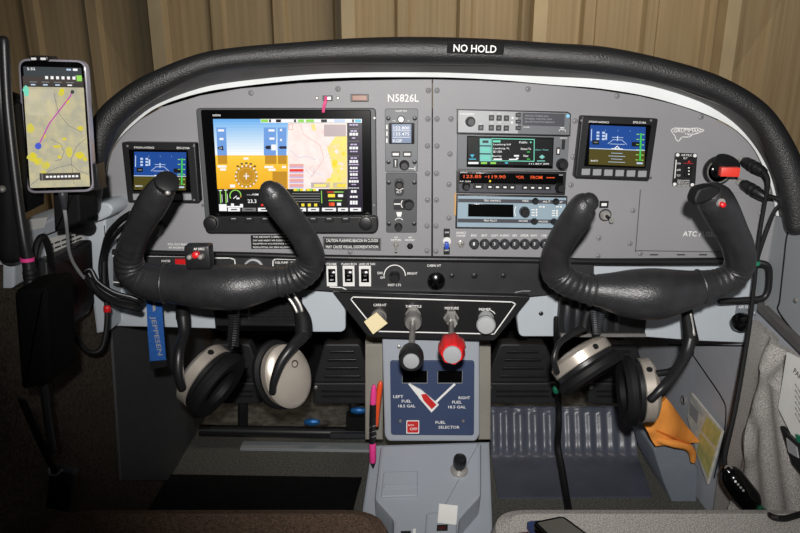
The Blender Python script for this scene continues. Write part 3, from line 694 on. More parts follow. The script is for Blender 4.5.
mb.flat([(227, 206), (243, 206), (243, 207.5), (227, 207.5)], Y2, 'e_white'); mb.frect(231, 203.5, 234, 206.5, Y2, 'e_white'); mb.frect(240, 204, 243, 206.5, Y2, 'e_white'); mb.frect(261, 204, 264, 206, Y2, 'e_red')
for i, (a, b) in enumerate(((228, 240), (242, 256), (258, 272), (274, 289), (291, 306), (308, 319), (322, 336), (338, 348), (350, 361))): mb.frect(a, 207.8, b, 211.3, Y2, 'e_grey' if i in (1, 3) else 'e_white'); mb.frect(a + 3, 209, b - 3, 210.2, Y3, 'e_slate')
tag(mb.build('screen', fd, fix=False), 'glowing map and attitude picture')
for u in (211.5, 366):
    mb = MB(); w = P(u, 222.3, YB - .006); mb.lathe([(.0098, 0), (.0096, .008), (.0088, .0095), (.007, .010)], w, (0, -1, 0), 'black_plastic', 28); mb.lathe([(.0099, .0005), (.0102, .002), (.0099, .0034)], w, (0, -1, 0), 'steel', 28); mb.build('knob', fd, origin=w)
for u in (233.5, 249, 265, 281, 297, 313, 329, 345.5):
    mb = MB(); mb.prect(u - 4.4, 217.8, u + 4.4, 222.5, YB - .0075, .002, 'black_rubber', r=.001, ch=.0006); mb.frect(u - 2.3, 218.1, u + 2.3, 219.2, YB - .0079, 'ink_grey'); mb.build('softkey', fd)

# --- the two small blue-and-brown attitude screens
def efis(label, q, scr, vh, roll, keys, keyv):
    (u0, v0, u1, v1) = q
    t = thing('attitude_display', P((u0 + u1) / 2, v1, YP), label, 'attitude display', 'small blue and brown attitude displays')
    Yf = YP - .017; mb = MB(); mb.prect(u0, v0, u1, v1, Yf, .0168, 'black_plastic', r=.003, ch=.0015, roll=roll)
    s0, t0, s1, t1 = scr; mb.prect(s0 - 3.2, t0 - 2, s1 + 3.4, t1 + 2, Yf - .0004, .0004, 'black_gloss', r=.001, roll=roll)
    mb.ptext('DYNON AVIONICS', u0 + (u1 - u0) * .27, v0 + 4.6, 2.0, Yf - .0003, 'ink_white', 20, rot=roll); mb.ptext('EFIS-D10A', u0 + (u1 - u0) * .81, v0 + 5.0, 2.0, Yf - .0003, 'ink_white', 13, rot=roll)
    for du, dv in ((3, 3), (-3, 3), (-3, -3)): mb.lathe([(.0018, 0), (.0014, .0008)], P((u0 if du > 0 else u1) + du, (v0 if dv > 0 else v1) + dv, Yf), (0, -1, 0), 'steel', 10)
    mb.build('bezel', t)
    def S(a, b): # a, b in 0..1 of the screen with the roll
        cx, cy = (s0 + s1) / 2, (t0 + t1) / 2; x, y = (a - .5) * (s1 - s0), (b - .5) * (t1 - t0); c, s = math.cos(-roll), math.sin(-roll)
        return (cx + x * c - y * s, cy + x * s + y * c)
    mb = MB(); A, B, D = Yf - .0008, Yf - .0010, Yf - .0012
    def q4(a0, b0, a1, b1, y, m): mb.flat([S(a0, b0), S(a1, b0), S(a1, b1), S(a0, b1)], y, m)
    def ln(pts, w, m): mb.fline([S(a, b) for a, b in pts], w, D, m)
    q4(0, 0, 1, vh, A, 'e_blue'); q4(0, vh, 1, 1, A, 'e_olive'); q4(0, vh - .008, 1, vh + .012, B, 'e_text')
    ln([(.50, vh - .08), (.45, vh - .01), (.55, vh - .01), (.5, vh - .08)], .8, 'e_white'); ln([(.40, vh - .01), (.60, vh - .01)], .9, 'e_white')
    ln([(.33, vh - .13), (.42, vh - .24), (.58, vh - .24), (.67, vh - .13)], .5, 'e_text'); ln([(.37, vh - .13), (.63, vh - .13)], .5, 'e_text'); ln([(.40, vh - .30), (.60, vh - .30)], .5, 'e_text'); ln([(.5, vh - .33), (.5, vh - .22)], 1, 'e_text')
    for k in range(4): ln([(.40 - .05 * (k % 2), vh + .1 + .075 * k), (.60 + .05 * (k % 2), vh + .1 + .075 * k)], .45, 'e_text')
    for a in (.12, .22): 
        for k in range(3): q4(a, .16 + .08 * k, a + .05, .21 + .08 * k, B, 'e_text')
    q4(.28, .2, .31, .36, B, 'e_text'); q4(.02, .1, .035, .4, B, 'e_text'); q4(.05, vh - .21, .17, vh - .10, B, 'e_black'); q4(.76, vh - .20, .90, vh - .09, B, 'e_black'); q4(.08, vh - .17, .15, vh - .14, D, 'e_grey')
    q4(.905, .16, .935, .86, B, 'e_green'); 
    for k in range(6): q4(.84, .18 + .13 * k, .89, .20 + .13 * k, B, 'e_lime'); q4(.945, .18 + .13 * k, .98, .205 + .13 * k, B, 'e_lime')
    mb.text('BARO', P(*S(.10, .90), D), XZ, .0022, 'e_white', .010); q4(.86, .9, .97, .94, B, 'e_text')
    for k in range(3): q4(.28 + .22 * k, .10, .285 + .22 * k, .13, B, 'e_text')
    mb.build('screen', t, fix=False)
    for k in range(6):
        u = keys[0] + (keys[1] - keys[0]) * k / 5; v = keyv[0] + (keyv[1] - keyv[0]) * k / 5
        mb = MB(); mb.prect(u - 4.2, v - 3.2, u + 4.2, v + 3.2, Yf - .002, .002, 'ink_grey', r=.0008, ch=.0006); mb.build('button', t)
    return t
efis('left small attitude display, half hidden by a yoke grip beside the phone', (124.5, 143, 197, 203), (134, 152, 186, 190), .63, R(-.6), (137, 187), (197, 197))
efis('right small attitude display, fully clear, between the radios and the ELT panel', (578.5, 117.5, 654, 179.8), (589.5, 126, 645, 165.5), .59, R(-2.2), (586, 642.5), (172, 174))

# --- narrow control heads beside the large display
def cornerscrews(mb, pts, Y):
    for u, v in pts: mb.lathe([(.0032, 0), (.003, .0012), (.0014, .0016)], P(u, v, Y), (0, -1, 0), 'black_plastic', 14)
t = thing('radio_head', P(401, 172, YP), 'narrow grey radio head with a small blue display reading KGIF', 'radio'); Yf = YP - .004
mb = MB(); mb.prect(385, 109, 418, 172, Yf, .004, 'instrument_grey', r=.003, ch=.0008); cornerscrews(mb, ((388.3, 118.3), (414.8, 118.3), (388.5, 162), (414.6, 162)), Yf)
mb.ptext('GARMIN', 401, 111, 1.5, Yf - .0003, 'ink_white', 11); mb.ptext('VOL', 394, 120.8, 1.3, Yf - .0003); mb.ptext('SQ', 408.5, 120.8, 1.3, Yf - .0003)
for v in (127, 133.6, 140.6): mb.frect(386.2, v - 2.2, 387.6, v + 2.2, Yf - .0003, 'ink_white')
mb.fline([(409, 168.6), (415, 168.6)], .6, Yf - .0003, 'ink_white'); mb.fline([(415, 166.5), (415, 170.5)], .6, Yf - .0003, 'ink_white')
mb.build('faceplate', t)
mb = MB(); mb.prect(389, 123, 414.5, 144, Yf - .001, .001, 'black_gloss', r=.001); mb.frect(391.8, 124.2, 411.3, 143, Yf - .0013, 'e_lcd')
for s, v in (('122.800', 128), ('133.475', 134), ('KGIF', 140.8)): mb.text(s, P(401.5 if s != 'KGIF' else 397.5, v, Yf - .0016), XZ, .0043, 'e_white', .022 if s != 'KGIF' else .013)
mb.fline([(393, 130.8), (410, 130.8)], .5, Yf - .0016, 'e_white'); mb.fline([(393, 137.2), (410, 137.2)], .5, Yf - .0016, 'e_white'); mb.build('display', t, fix=False)
mb = MB(); mb.pknob(401, 119, 3.6, Yf, .012, 'steel'); mb.build('volume_knob', t); mb = MB(); mb.pknob(404.3, 165, 4.4, Yf, .014, 'black_plastic', skirt=.15); mb.build('tuning_knob', t)
for u0, v0, u1, v1, s in ((391.5, 151.6, 400, 157, 'C'), (403, 151.6, 411.5, 157, 'MON'), (393, 159, 398, 167.5, 'I')):
    mb = MB(); mb.prect(u0, v0, u1, v1, Yf - .002, .002, 'black_plastic', r=.0008, ch=.0005); c = ((u0 + u1) / 2, (v0 + v1) / 2)
    if s == 'I': mb.flat([(c[0] - .6, v0 + 1.2), (c[0] + .6, v0 + 1.2), (c[0] + .4, v1 - 2.5), (c[0] - .4, v1 - 2.5)], Yf - .0023, 'ink_white'); mb.fdisc(c[0], v1 - 1.5, .6, Yf - .0023, 'ink_white', 8)
    else: mb.frect(u0 + 1.2, c[1] - 1.2, u1 - 1.2, c[1] + 1.2, Yf - .0023, 'ink_white')
    mb.build('button', t)
t = thing('servo_controller', P(401, 233, YP), 'narrow dark grey control head with three round black knobs', 'control head')
mb = MB(); mb.prect(386, 173.3, 417, 233, Yf, .004, 'instrument_dark', r=.003, ch=.0008); cornerscrews(mb, ((388.7, 182.5), (414.4, 182.5), (389, 223.8), (414.2, 223.8)), Yf)
mb.prect(394.4, 178.5, 404, 196, Yf - .0005, .0005, 'black_plastic', r=.006); mb.prect(393.5, 199, 408, 210, Yf - .0005, .0005, 'black_plastic', r=.003)
mb.fline([(396.5, 189), (399, 190.4), (403, 188.5)], .7, Yf - .001, 'ink_white'); mb.ptext('ALT', 399, 192, 2.2, Yf - .001); mb.fline([(394.5, 204), (401, 204)], 1.3, Yf - .001, 'ink_white'); mb.fdisc(407, 204, 6.2, Yf - .001, 'ink_white', 8, 5.4, 140, 220)
mb.flat([(396.2, 212), (402, 212), (401, 216.6), (397.3, 216.6)], Yf - .0004, 'ink_white'); mb.fdisc(399, 223, 5.2, Yf - .0004, 'ink_white', 8, 4.5, 215, 325); mb.build('faceplate', t)
for u, v, r in ((399.2, 184.5, 3.9), (408.8, 204.3, 5.3), (398.4, 226.5, 4)): mb = MB(); mb.pknob(u, v, r, Yf - .0005, .011, 'black_plastic'); mb.build('knob', t)

# --- audio panel
t = thing('audio_panel', P(514, 135, YP), 'pale grey audio panel with square buttons at the top of the radio stack', 'audio panel'); Yf = YP - .006; rl = R(-1.4)
mb = MB(); mb.ppoly([(457, 109), (568, 111.8), (571, 114), (570.5, 136), (457, 133.5)], Yf, .006, 'black_plastic', ch=.0006); mb.ppoly([(458.3, 110.2), (567.5, 113), (569.8, 115), (569.3, 134.8), (458, 132.3)], Yf - .0006, .001, 'instrument_pale', ch=.0004)
mb.ppoly([(518, 112.2), (567, 113.3), (569.5, 115.2), (569, 134.5), (518, 133.4)], Yf - .0009, .0008, 'instrument_grey', ch=.0003)
mb.ptext('PS ENGINEERING', 467, 114, 1.6, Yf - .0012, 'ink_white', 14, rot=rl)
for u, v, s in ((491.6, 113.2, 'C1'), (499, 113.4, 'C2'), (492, 122.8, 'N1'), (480.7, 124.2, 'ICS'), (506.5, 131.3, 'TEL'), (500, 122.6, 'SPR')): mb.ptext(s, u, v, 1.3, Yf - .0012, 'ink_white', rot=rl)
for u, v in ((512.5, 118), (512, 122.5)): mb.fdisc(u, v, 1.1, Yf - .0013, 'ink_white', 8)
mb.ptext('SOUND', 526.5, 127.2, 1.2, Yf - .0014, 'ink_white', 6, rot=rl); mb.fline([(559, 131), (560, 129.5), (565, 129.8), (565.5, 131.5)], .5, Yf - .0014, 'ink_white'); mb.fline([(560.5, 127.8), (564, 127.9)], .8, Yf - .0014, 'ink_white'); mb.build('faceplate', t)
mb = MB(); mb.ppoly([(522.8, 112.8), (564.8, 114), (564.3, 126.5), (522.8, 125.2)], Yf - .0013, .001, 'band_dark', ch=.0003)
for k in range(3): mb.ptext(('AUTO MODE ALL', 'MUSIC MUTE ON', 'BLUETOOTH READY')[k], 537 + k * 1.5, 116 + k * 3, 1.5, Yf - .0016, 'ink_grey', 24 + 3 * k, rot=rl)
mb.build('display', t); mb = MB(); mb.pknob(470.3, 121.6, 4.6, Yf - .0006, .012, 'black_plastic', top='connector', skirt=.1); mb.build('volume_knob', t)
mb = MB(); mb.lathe([(.0024, 0), (.0022, .0012), (.001, .002)], P(568, 116, Yf - .0009), (0, -1, 0), 'e_led', 12); tag(mb.build('indicator_lamp', t), 'small lit blue lamp')
for u, v in ((491.6, 117.8), (499.2, 118), (506.6, 118.2), (491.4, 127.8), (498.8, 128), (506.4, 128.2), (481, 127.6)):
    mb = MB(); mb.prect(u - 2.6, v - 2.7, u + 2.6, v + 2.7, Yf - .0028, .0022, 'black_plastic', r=.0006, ch=.0005); mb.frect(u - 1, v - 1, u + 1, v + 1, Yf - .0031, 'instrument_grey'); mb.build('button', t)
for v in (115, 121.6, 128): mb = MB(); mb.prect(515.7, v - 2, 520.8, v + 2, Yf - .0026, .002, 'black_plastic', r=.0006, ch=.0004); mb.frect(516.8, v - .5, 519.8, v + .5, Yf - .0029, 'instrument_grey'); mb.build('button', t)

# --- GPS navigator
t = thing('gps_navigator', P(512, 170, YP), 'grey navigator with a black and green screen below the audio panel', 'navigator'); Yf = YP - .008
mb = MB(); mb.ppoly([(457.5, 134.3), (569.5, 136.6), (567, 170.8), (457, 169.3)], Yf, .008, 'instrument_grey', ch=.0007); mb.ppoly([(467, 135.8), (554, 137.5), (552.8, 168.8), (466.6, 167)], Yf - .0007, .001, 'black_gloss', ch=.0004)
mb.ptext('NAVIGATOR', 563.5, 138, 1.3, Yf - .0003, 'ink_white', 7, rot=rl); mb.prect(561.8, 139.5, 565, 149.5, Yf - .0006, .0008, 'black_plastic'); mb.build('faceplate', t)
mb = MB(); A, B, D = Yf - .0011, Yf - .0013, Yf - .0015
mb.flat([(468, 137), (553, 138.6), (552, 165.8), (468, 164.2)], A, 'e_gblack'); mb.flat([(474, 145), (478, 145), (478, 160), (471, 160)], B, 'e_dteal')
for k in range(3): mb.flat([(479.8, 138.4 + k * 8), (491, 138.6 + k * 8), (491, 145.4 + k * 8), (479.8, 145.2 + k * 8)], B, 'e_teal'); mb.frect(482.5, 140.4 + k * 8, 488.5, 143 + k * 8, D, 'e_slate' if k == 0 else 'e_mint')
mb.fline([(491.8, 138.6), (534.3, 139.4), (534, 161.3), (491.8, 160.6), (491.8, 138.6)], .8, B, 'e_mint')
mb.frect(493, 140.2, 500.5, 142.4, B, 'e_mint')
for s, u, v, w in (('Leesburg Intl', 502, 144.6, 17), ('Leesburg, FL', 501.5, 148.6, 16), ('SE USA', 497.5, 151.6, 9), ('Bearing', 496.8, 156.2, 9), ('Public', 523.3, 142.3, 8), ('Direct To', 526, 148.9, 10), ('Near', 526, 155.8, 5)): mb.text(s, P(u, v, D), XZ, .0029, 'e_white', w * .00142)
mb.fdisc(530.8, 142.3, .9, D, 'e_mint', 8); mb.frect(493.5, 158.5, 502, 160, D, 'e_white'); mb.frect(514, 155, 519, 156.6, D, 'e_white'); mb.frect(509, 158.8, 517.5, 160, D, 'e_white'); mb.frect(516, 157.6, 518.5, 159, D, 'e_white')
mb.frect(527, 151.5, 530, 152.4, D, 'e_green'); mb.frect(527, 158.6, 530, 159.6, D, 'e_green'); mb.text('Chart / Timer', P(542, 149.8, D), XZ, .0019, 'e_teal', .019); mb.flat([(539, 157), (542, 154.6), (545, 157), (542, 159)], D, 'e_teal'); mb.frect(537, 160.5, 545, 161.4, D, 'e_teal'); mb.flat([(470, 154.5), (474.5, 154.5), (472.2, 157.8)], D, 'e_cyan'); mb.frect(469, 158.6, 476, 159.6, D, 'e_cyan')
for a, b, m in ((468.2, 478.5, 'e_white'), (481, 487, 'e_lime'), (490.5, 496, 'e_lime'), (503, 513, 'e_dteal')): mb.frect(a, 162, b, 164, D, m)
mb.frect(505, 162.2, 508, 163.6, D - .0001, 'e_cyan'); mb.text('111.85V 200', P(539, 163.8, D), XZ, .0022, 'e_white', .028)
mb.build('screen', t, fix=False)
mb = MB(); mb.pknob(561.8, 164.2, 6, Yf, .010, 'black_plastic'); mb.pknob(561.5, 164.6, 4, Yf - .010, .007, 'black_plastic'); mb.build('tuning_knob', t)
mb = MB(); mb.prect(556.5, 147.5, 560.2, 155, Yf - .0022, .002, 'black_plastic', r=.001, ch=.0005); mb.prect(557.4, 149, 559.3, 153.6, Yf - .0026, .001, 'ink_white', r=.0008); mb.build('button', t)

# --- NAV/COM radio
t = thing('navcom_radio', P(512, 194, YP), 'black radio with a row of glowing orange digits beneath the green screen', 'radio'); Yf = YP - .006
mb = MB(); mb.ppoly([(456.5, 170.8), (566.5, 172.3), (565, 195), (456.5, 193)], Yf, .006, 'black_plastic', ch=.0006); mb.ppoly([(459.5, 172.6), (563.5, 174), (563, 184.5), (459.5, 183)], Yf - .0005, .001, 'black_gloss', ch=.0003); mb.ppoly([(458.5, 184.4), (556, 185.6), (556, 193.4), (458.5, 192)], Yf - .0004, .001, 'band_dark', ch=.0003)
mb.ptext('KING', 463.8, 172.4, 1.4, Yf - .0008, 'ink_white', 7); mb.ptext('KX 155A', 465.5, 181.4, 1.4, Yf - .0012, 'ink_white', 11, rot=rl); mb.frect(559, 174.5, 563, 175.5, Yf - .0012, 'ink_grey'); mb.build('faceplate', t)
mb = MB(); Y = Yf - .0010
for s, u, w in (('123.85', 472.5, 17.5), ('119.90', 497, 17), ('*', 486, 3), ('*OR', 520, 8), ('FROM', 536.5, 11.5), ('---', 550.5, 8)): mb.text(s, P(u, 176.4 + (u - 470) * .016, Y), XZ, .0045 if s not in '*---' else .0012, 'e_orange', w * .00144)
mb.frect(489.2, 180.3, 490.9, 182, Y, 'e_yellow'); mb.build('display', t, fix=False)
for u, w in ((478.5, 4.6), (490, 2.7), (497.5, 2.7), (505, 2.7), (512.3, 2.7), (525.3, 2.7), (532.7, 2.7), (540, 2.7), (547.5, 2.7)):
    v = 186.8 + (u - 478) * .018; mb = MB(); mb.prect(u - w - .6, v - 2.1, u + w + .6, v + 2.1, Yf - .0022, .002, 'black_plastic', r=.0008, ch=.0004); mb.frect(u - w * .55, v - .8, u + w * .55, v + .8, Yf - .0025, 'ink_white'); mb.build('button', t)
for u, v, r in ((466, 186.3, 3.6), (560, 187.6, 4.6)): mb = MB(); mb.pknob(u, v, r, Yf, .011, 'black_plastic', skirt=.15); mb.build('knob', t)

# --- autopilot head
t = thing('autopilot_unit', P(512, 229, YP), 'pale blue autopilot unit with dark bands and a blank black window', 'autopilot'); Yf = YP - .007
mb = MB(); mb.ppoly([(456.3, 194.8), (567.5, 196.5), (566.5, 229.6), (455.6, 228.3)], Yf, .007, 'black_plastic', ch=.0006); mb.ppoly([(457.8, 196), (566.3, 197.8), (565.5, 228.2), (457, 227)], Yf - .0005, .001, 'autopilot_blue', ch=.0004)
mb.ppoly([(458, 198.6), (566, 200.2), (566, 204), (458, 202.2)], Yf - .0008, .0006, 'band_dark'); mb.ppoly([(457.6, 218.6), (565.6, 219.8), (565.6, 223.6), (457.6, 222.4)], Yf - .0008, .0006, 'band_dark')
mb.ptext('TRIO AVIONICS', 492.2, 200.6, 2, Yf - .001, 'ink_white', 17, rot=R(-1)); mb.ptext('PRO PILOT', 490.5, 220.6, 2, Yf - .001, 'ink_white', 13, rot=R(-1))
for s, u, v, w in (('TRK', 525.5, 201, 7), ('ALT', 546.5, 201.6, 8), ('MODE', 523.3, 221, 9), ('MODE', 543.3, 221.6, 9), ('A/P', 561, 202, 3)): mb.ptext(s, u, v, 1.8, Yf - .001, 'ink_white', w)
for u, v in ((543.8, 206.8), (561, 206.8), (536.5, 209.8), (536.5, 212.5), (536.5, 215.2), (557, 210.8), (557, 213.2), (557, 215.6)): mb.frect(u - .8, v - .9, u + .8, v + .9, Yf - .001, 'ink_white'); mb.frect(u - 5, v - .5, u - 1.8, v + .5, Yf - .001, 'ink_white')
mb.fdisc(524.2, 211.4, 10, Yf - .001, 'ink_white', 8, 9.2, 150, 210); mb.build('faceplate', t)
mb = MB(); mb.ppoly([(468.3, 203.8), (513.5, 204.6), (513.5, 217.4), (468, 216.6)], Yf - .0012, .001, 'black_gloss', ch=.0003); mb.build('display', t)
mb = MB(); mb.pknob(524.2, 211.4, 5.2, Yf - .0005, .013, 'black_plastic'); mb.build('knob', t)
for u, v in ((535.3, 201.2), (555.8, 201.6), (534.2, 221.4), (553.8, 221.6)): mb = MB(); mb.pknob(u, v, 3.1, Yf - .0005, .006, 'black_plastic', skirt=.12); mb.build('button', t)
mb = MB(); mb.prect(454.3, 193.5, 456.2, 215.5, YP - .004, .0038, 'tan', roll=R(.5)); tag(mb.build('cardboard_shim'), 'thin tan strip along the left edge of the pale blue autopilot', 'strip')

# --- emergency locator remote
t = thing('locator_switch_panel', P(685, 187, YP), 'small upright black ELT switch plate with four white corner screws', 'switch plate'); Yf = YP - .0025; rl = R(-2)
mb = MB(); mb.ppoly([(675.5, 152.8), (697.5, 153.6), (695.2, 187.2), (672.5, 186)], Yf, .0025, 'black_plastic', r=.002, ch=.0004)
mb.ptext('ARTEX', 686.5, 155.2, 2, Yf - .0003, 'ink_white', 11, rot=rl); mb.ptext('ELT', 685.5, 158.2, 1.8, Yf - .0003, 'ink_white', rot=rl)
for k, s in enumerate(('FOR AVIATION', 'EMERGENCY USE ONLY', 'UNAUTHORIZED OP', 'PROHIBITED')): mb.ptext(s, 683.5, 180.4 + k * 1.8, 1.2, Yf - .0003, 'ink_white', 12, rot=rl)
for v, s in ((163.5, 'ON'), (170, 'ARM'), (175.5, 'TEST')): mb.ptext(s, 678.5, v, 1.8, Yf - .0003, 'ink_white', 4)
mb.fline([(676.2, 160), (674.8, 178)], .9, Yf - .0003, 'ink_white'); mb.fline([(683.5, 163.2), (693.5, 163.6)], .4, Yf - .0003, 'ink_red'); mb.build('faceplate', t)
for u, v in ((677.6, 154.9), (694.8, 155.6), (674.6, 184.2), (692.2, 184.8)): mb = MB(); mb.lathe([(.0026, 0), (.0024, .0012), (.001, .0017)], P(u, v, Yf), (0, -1, 0), 'ink_white', 12); mb.build('screw', t)
mb = MB(); mb.prect(685.5, 166.5, 692, 177, Yf - .003, .003, 'black_rubber', r=.001, ch=.0006)
for v in (167.8, 171, 174.2): mb.frect(688.2, v - .6, 689.6, v + .6, Yf - .0033, 'ink_white')
mb.build('rocker_switch', t); mb = MB(); mb.lathe([(.0017, 0), (.0016, .001), (.0006, .0018)], P(689, 161.8, Yf), (0, -1, 0), 'ink_red', 10); mb.build('indicator_lamp', t)

# --- eyeball air vent with a red plug
t = thing('air_vent', P(716, 186, YP), 'round black air vent with a silver ring at the upper right', 'air vent')
mb = MB(); c = P(717, 170.5, YP); k = pxs(170, YP)
mb.lathe([(14.6 * k, 0), (14.6 * k, .004), (13.6 * k, .006), (12 * k, .006), (11.4 * k, .003), (11 * k, .001)], c, (0, -1, 0), 'black_plastic', 40); mb.build('bezel', t)
mb = MB(); mb.lathe([(11.9 * k, .004), (11.9 * k, .0072), (10.9 * k, .0072), (10.9 * k, .004)], c, (0, -1, 0), 'steel', 40); mb.build('ring', t)
mb = MB(); mb.ball(c + Vector((0, .004, 0)), 11 * k, 'black_gloss', 24, (1, .7, 1)); mb.build('eyeball', t)
mb = MB(); d = Vector((.14, -.52, .84)).normalized(); o = P(725.5, 165.5, YP - .017); mb.lathe([(.015, -.006), (.0172, -.004), (.0178, .001), (.0172, .007), (.016, .008)], o, d, 'black_rubber', 32); mb.build('flap', t)
mb = MB(); mb.box(P(729, 171.5, YP - .036), (.0235, .016, .0125), 'red_glossy', Matrix.Rotation(R(-12), 3, 'Z'), .001)
tag(mb.build('vent_plug'), 'bright red block stuck in the round air vent', 'plug')

# ============================================================ LOWER PANELS
def on_plane(u, v, p0, n):
    d = ray(u, v); o = Vector((0, 0, H)); t = (Vector(p0) - o).dot(n) / d.dot(n); return o + d * t
YS = .905
sp = thing('switch_panel', P(350, 292, YS), 'black switch panel below the grey instrument panel, with white rocker switches and round knobs', 'switch panel')
mb = MB(); mb.ppoly([(103, 254), (250, 256), (400, 259), (594, 262), (594, 288), (556, 294), (526, 297), (338, 292), (320, 290.5), (117, 287), (106, 284)], YS, .015, 'subpanel_black', r=.004, ch=.001)
Y = YS - .0004
mb.fline([(330, 287), (342, 287.5), (348, 290.5)], 1.0, Y, 'ink_white')
mb.fline([(200, 256.6), (118, 255.6), (112, 256), (109.5, 259), (110.5, 279), (113, 282), (119, 282.6)], 1.0, Y, 'ink_white')
mb.fline([(214, 258), (230, 258), (234.5, 259.5), (235.5, 266)], 1.0, Y, 'ink_white'); mb.fline([(273, 268), (273, 260.5), (276, 259), (300, 259.5)], 1.0, Y, 'ink_white')
mb.ptext('FUEL PUMP', 281.5, 262.6, 2.3, Y, w=13); mb.ptext('NAV', 294, 262.6, 2.2, Y)
for s, u, w in (('STROBE', 331, 11), ('FLASH BCN', 349, 15), ('LAND OR TAXI', 367, 16)): mb.ptext(s, u, 264, 2.3, Y, w=w)
mb.fdisc(394.7, 275.8, 11.2, Y, 'ink_white', 16, 10.3, 180, 360)
for s, u, v, w in (('DIM', 380, 273, 5), ('OFF', 382.6, 277.6, 5), ('BRIGHT', 412.3, 273.4, 10), ('INST LTS', 394.5, 285, 13), ('CABIN HT', 434, 265.6, 14)): mb.ptext(s, u, v, 2.5, Y, w=w)
for u, r in ((452, 2.6), (474.5, 3.2), (503.5, 2.8)): mb.lathe([(r * .00145, 0), (r * .0013, .001), (r * .0006, .0016)], P(u, 275.8, YS), (0, -1, 0), 'black_plastic', 12)
mb.fline([(515, 292.5), (522, 291), (530, 291)], .8, Y, 'ink_grey'); mb.build('plate', sp)
mb = MB(); mb.ptube([(104, 251.5, YS, 3), (150, 253, YS, 3), (250, 255, YS, 3), (330, 257.5, YS, 3), (432, 259, YS, 3.2), (520, 260, YS, 3.2), (600, 261.5, YS, 3.4), (680, 261.5, YS, 3.8), (736, 261, YS, 3.8)], 'black_plastic', 14, 4); mb.build('padded_lip', sp)
for u0, u1 in ((326.5, 337), (342.7, 354.5), (359, 371)):
    mb = MB(); mb.prect(u0, 266, u1, 286.4, YS - .002, .002, 'white_paint', r=.0006, ch=.0004); fr = mb.build('rocker_switch', sp)
    mb = MB(); c = ((u0 + u1) / 2, 276); a = (u1 - u0) * .34; p0 = P(c[0], 276, YS - .004)
    mb.prect(c[0] - a, 269.3, c[0] + a, 282.4, YS - .0045, .003, 'black_gloss', r=.0006, ch=.0004); mb.box(P(c[0], 272.5, YS - .006), (a * .0028, .006, .007), 'black_gloss', Matrix.Rotation(R(-18), 3, 'X'), .001)
    mb.ptext('OFF', c[0], 280, 1.5, YS - .0049, 'ink_white'); mb.ptext('ON', c[0], 275.8, 1.2, YS - .0049, 'ink_grey'); b = mb.build('rocker', fr, origin=WORLD[fr.name])
mb = MB(); mb.pknob(394.7, 276, 5.4, YS, .014, 'black_plastic'); mb.build('dimmer_knob', sp)
mb = MB(); w = P(436, 279, YS); mb.tube([tuple(w) + (.004,), tuple(w + Vector((0, -.02, 0))) + (.004,)], 'steel', 10, 1); w2 = P(436, 279.5, YS - .012); mb.lathe([(.010, 0), (.0125, .004), (.0128, .008), (.0105, .013), (.005, .0155)], w2, (0, -1, 0), 'black_gloss', 26); mb.build('cabin_heat_knob', sp)
mb = MB(); w = P(254, 268, YS); mb.lathe([(.0145, 0), (.0145, .003), (.012, .0045), (.0118, .003)], w, (0, -1, 0), 'instrument_pale', 28); mb.lathe([(.0115, .003), (.0115, .0042)], w, (0, -1, 0), 'connector', 24); mb.build('gauge', sp)
mb = MB(); mb.prect(175, 259.5, 187, 266.5, YS - .004, .004, 'red_plastic', r=.001, ch=.0008); mb.ptext('MASTER', 166, 261, 2.2, YS - .0004, w=9); tag(mb.build('master_switch', sp), 'red switch')
mb = MB(); mb.pknob(155.5, 228, 8.6, YP, .012, 'black_plastic', skirt=.1); mb.lathe([(.0105, .0118), (.0105, .0125), (.0095, .0125)], P(155.5, 228, YP), (0, -1, 0), 'steel', 24); mb.build('knob', ip)
# light grey lower panels behind
lp = thing('lower_panel', P(230, 330, .93), 'pale grey lower panel on the pilot side with a black vent box set in it', 'lower panel')
mb = MB(); mb.ppoly([(108, 280), (338, 284), (340, 300), (345.5, 311), (345.5, 329), (342, 332), (306, 332), (296, 330.5), (214, 328.5), (108, 326)], .932, .012, 'light_grey', r=.003, ch=.0015); mb.build('plate', lp)
mb = MB(); mb.prect(214, 300, 302, 328.5, .922, .05, 'black_plastic', r=.002, ch=.001)
for k in range(4):
    for j in range(3): mb.prect(234 + k * 16, 305 + j * 6, 247 + k * 16, 308.5 + j * 6, .919, .004, 'black_rubber', r=.001)
mb.prect(216, 326, 300, 331, .918, .01, 'black_gloss', r=.001); mb.build('vent_box', lp)
lp2 = thing('lower_panel', P(650, 340, .93), 'pale grey lower panel on the passenger side with the air vent knob', 'lower panel')
mb = MB(); mb.ppoly([(594, 258), (758, 262), (756, 300), (751, 343), (700, 341), (646, 337), (594, 335)], .932, .012, 'light_grey', r=.003, ch=.0015); mb.ppoly([(524, 294), (562, 294), (562, 336.5), (522, 336.5), (519, 334), (517, 318)], .93, .014, 'light_grey', r=.004, ch=.0015)
mb.lathe([(.0036, 0), (.0034, .001), (.0015, .002)], P(541, 313.5, .93), (0, -1, 0), 'black_plastic', 12); mb.build('plate', lp2)
mb = MB(); mb.prect(559, 296, 647, 338, .918, .06, 'black_plastic', r=.002, ch=.001); mb.prect(561, 334, 646, 337, .914, .01, 'steel', r=.0005)
for u in (568, 578, 588, 606, 618): mb.ptube([(u, 305, .912, 3), (u - 1, 318, .909, 3), (u - 1.5, 330, .913, 2.6)], 'connector', 8, 3)
mb.build('junction_box', lp2)
mb = MB(); mb.prect(736, 304, 757, 315.5, .9305, .0014, 'placard_grey'); mb.ptext('AIR VENT', 746, 307, 3.2, .9301, w=15); mb.ptext('OPEN', 751, 312.6, 2.8, .9301, w=8); mb.build('placard', lp2)
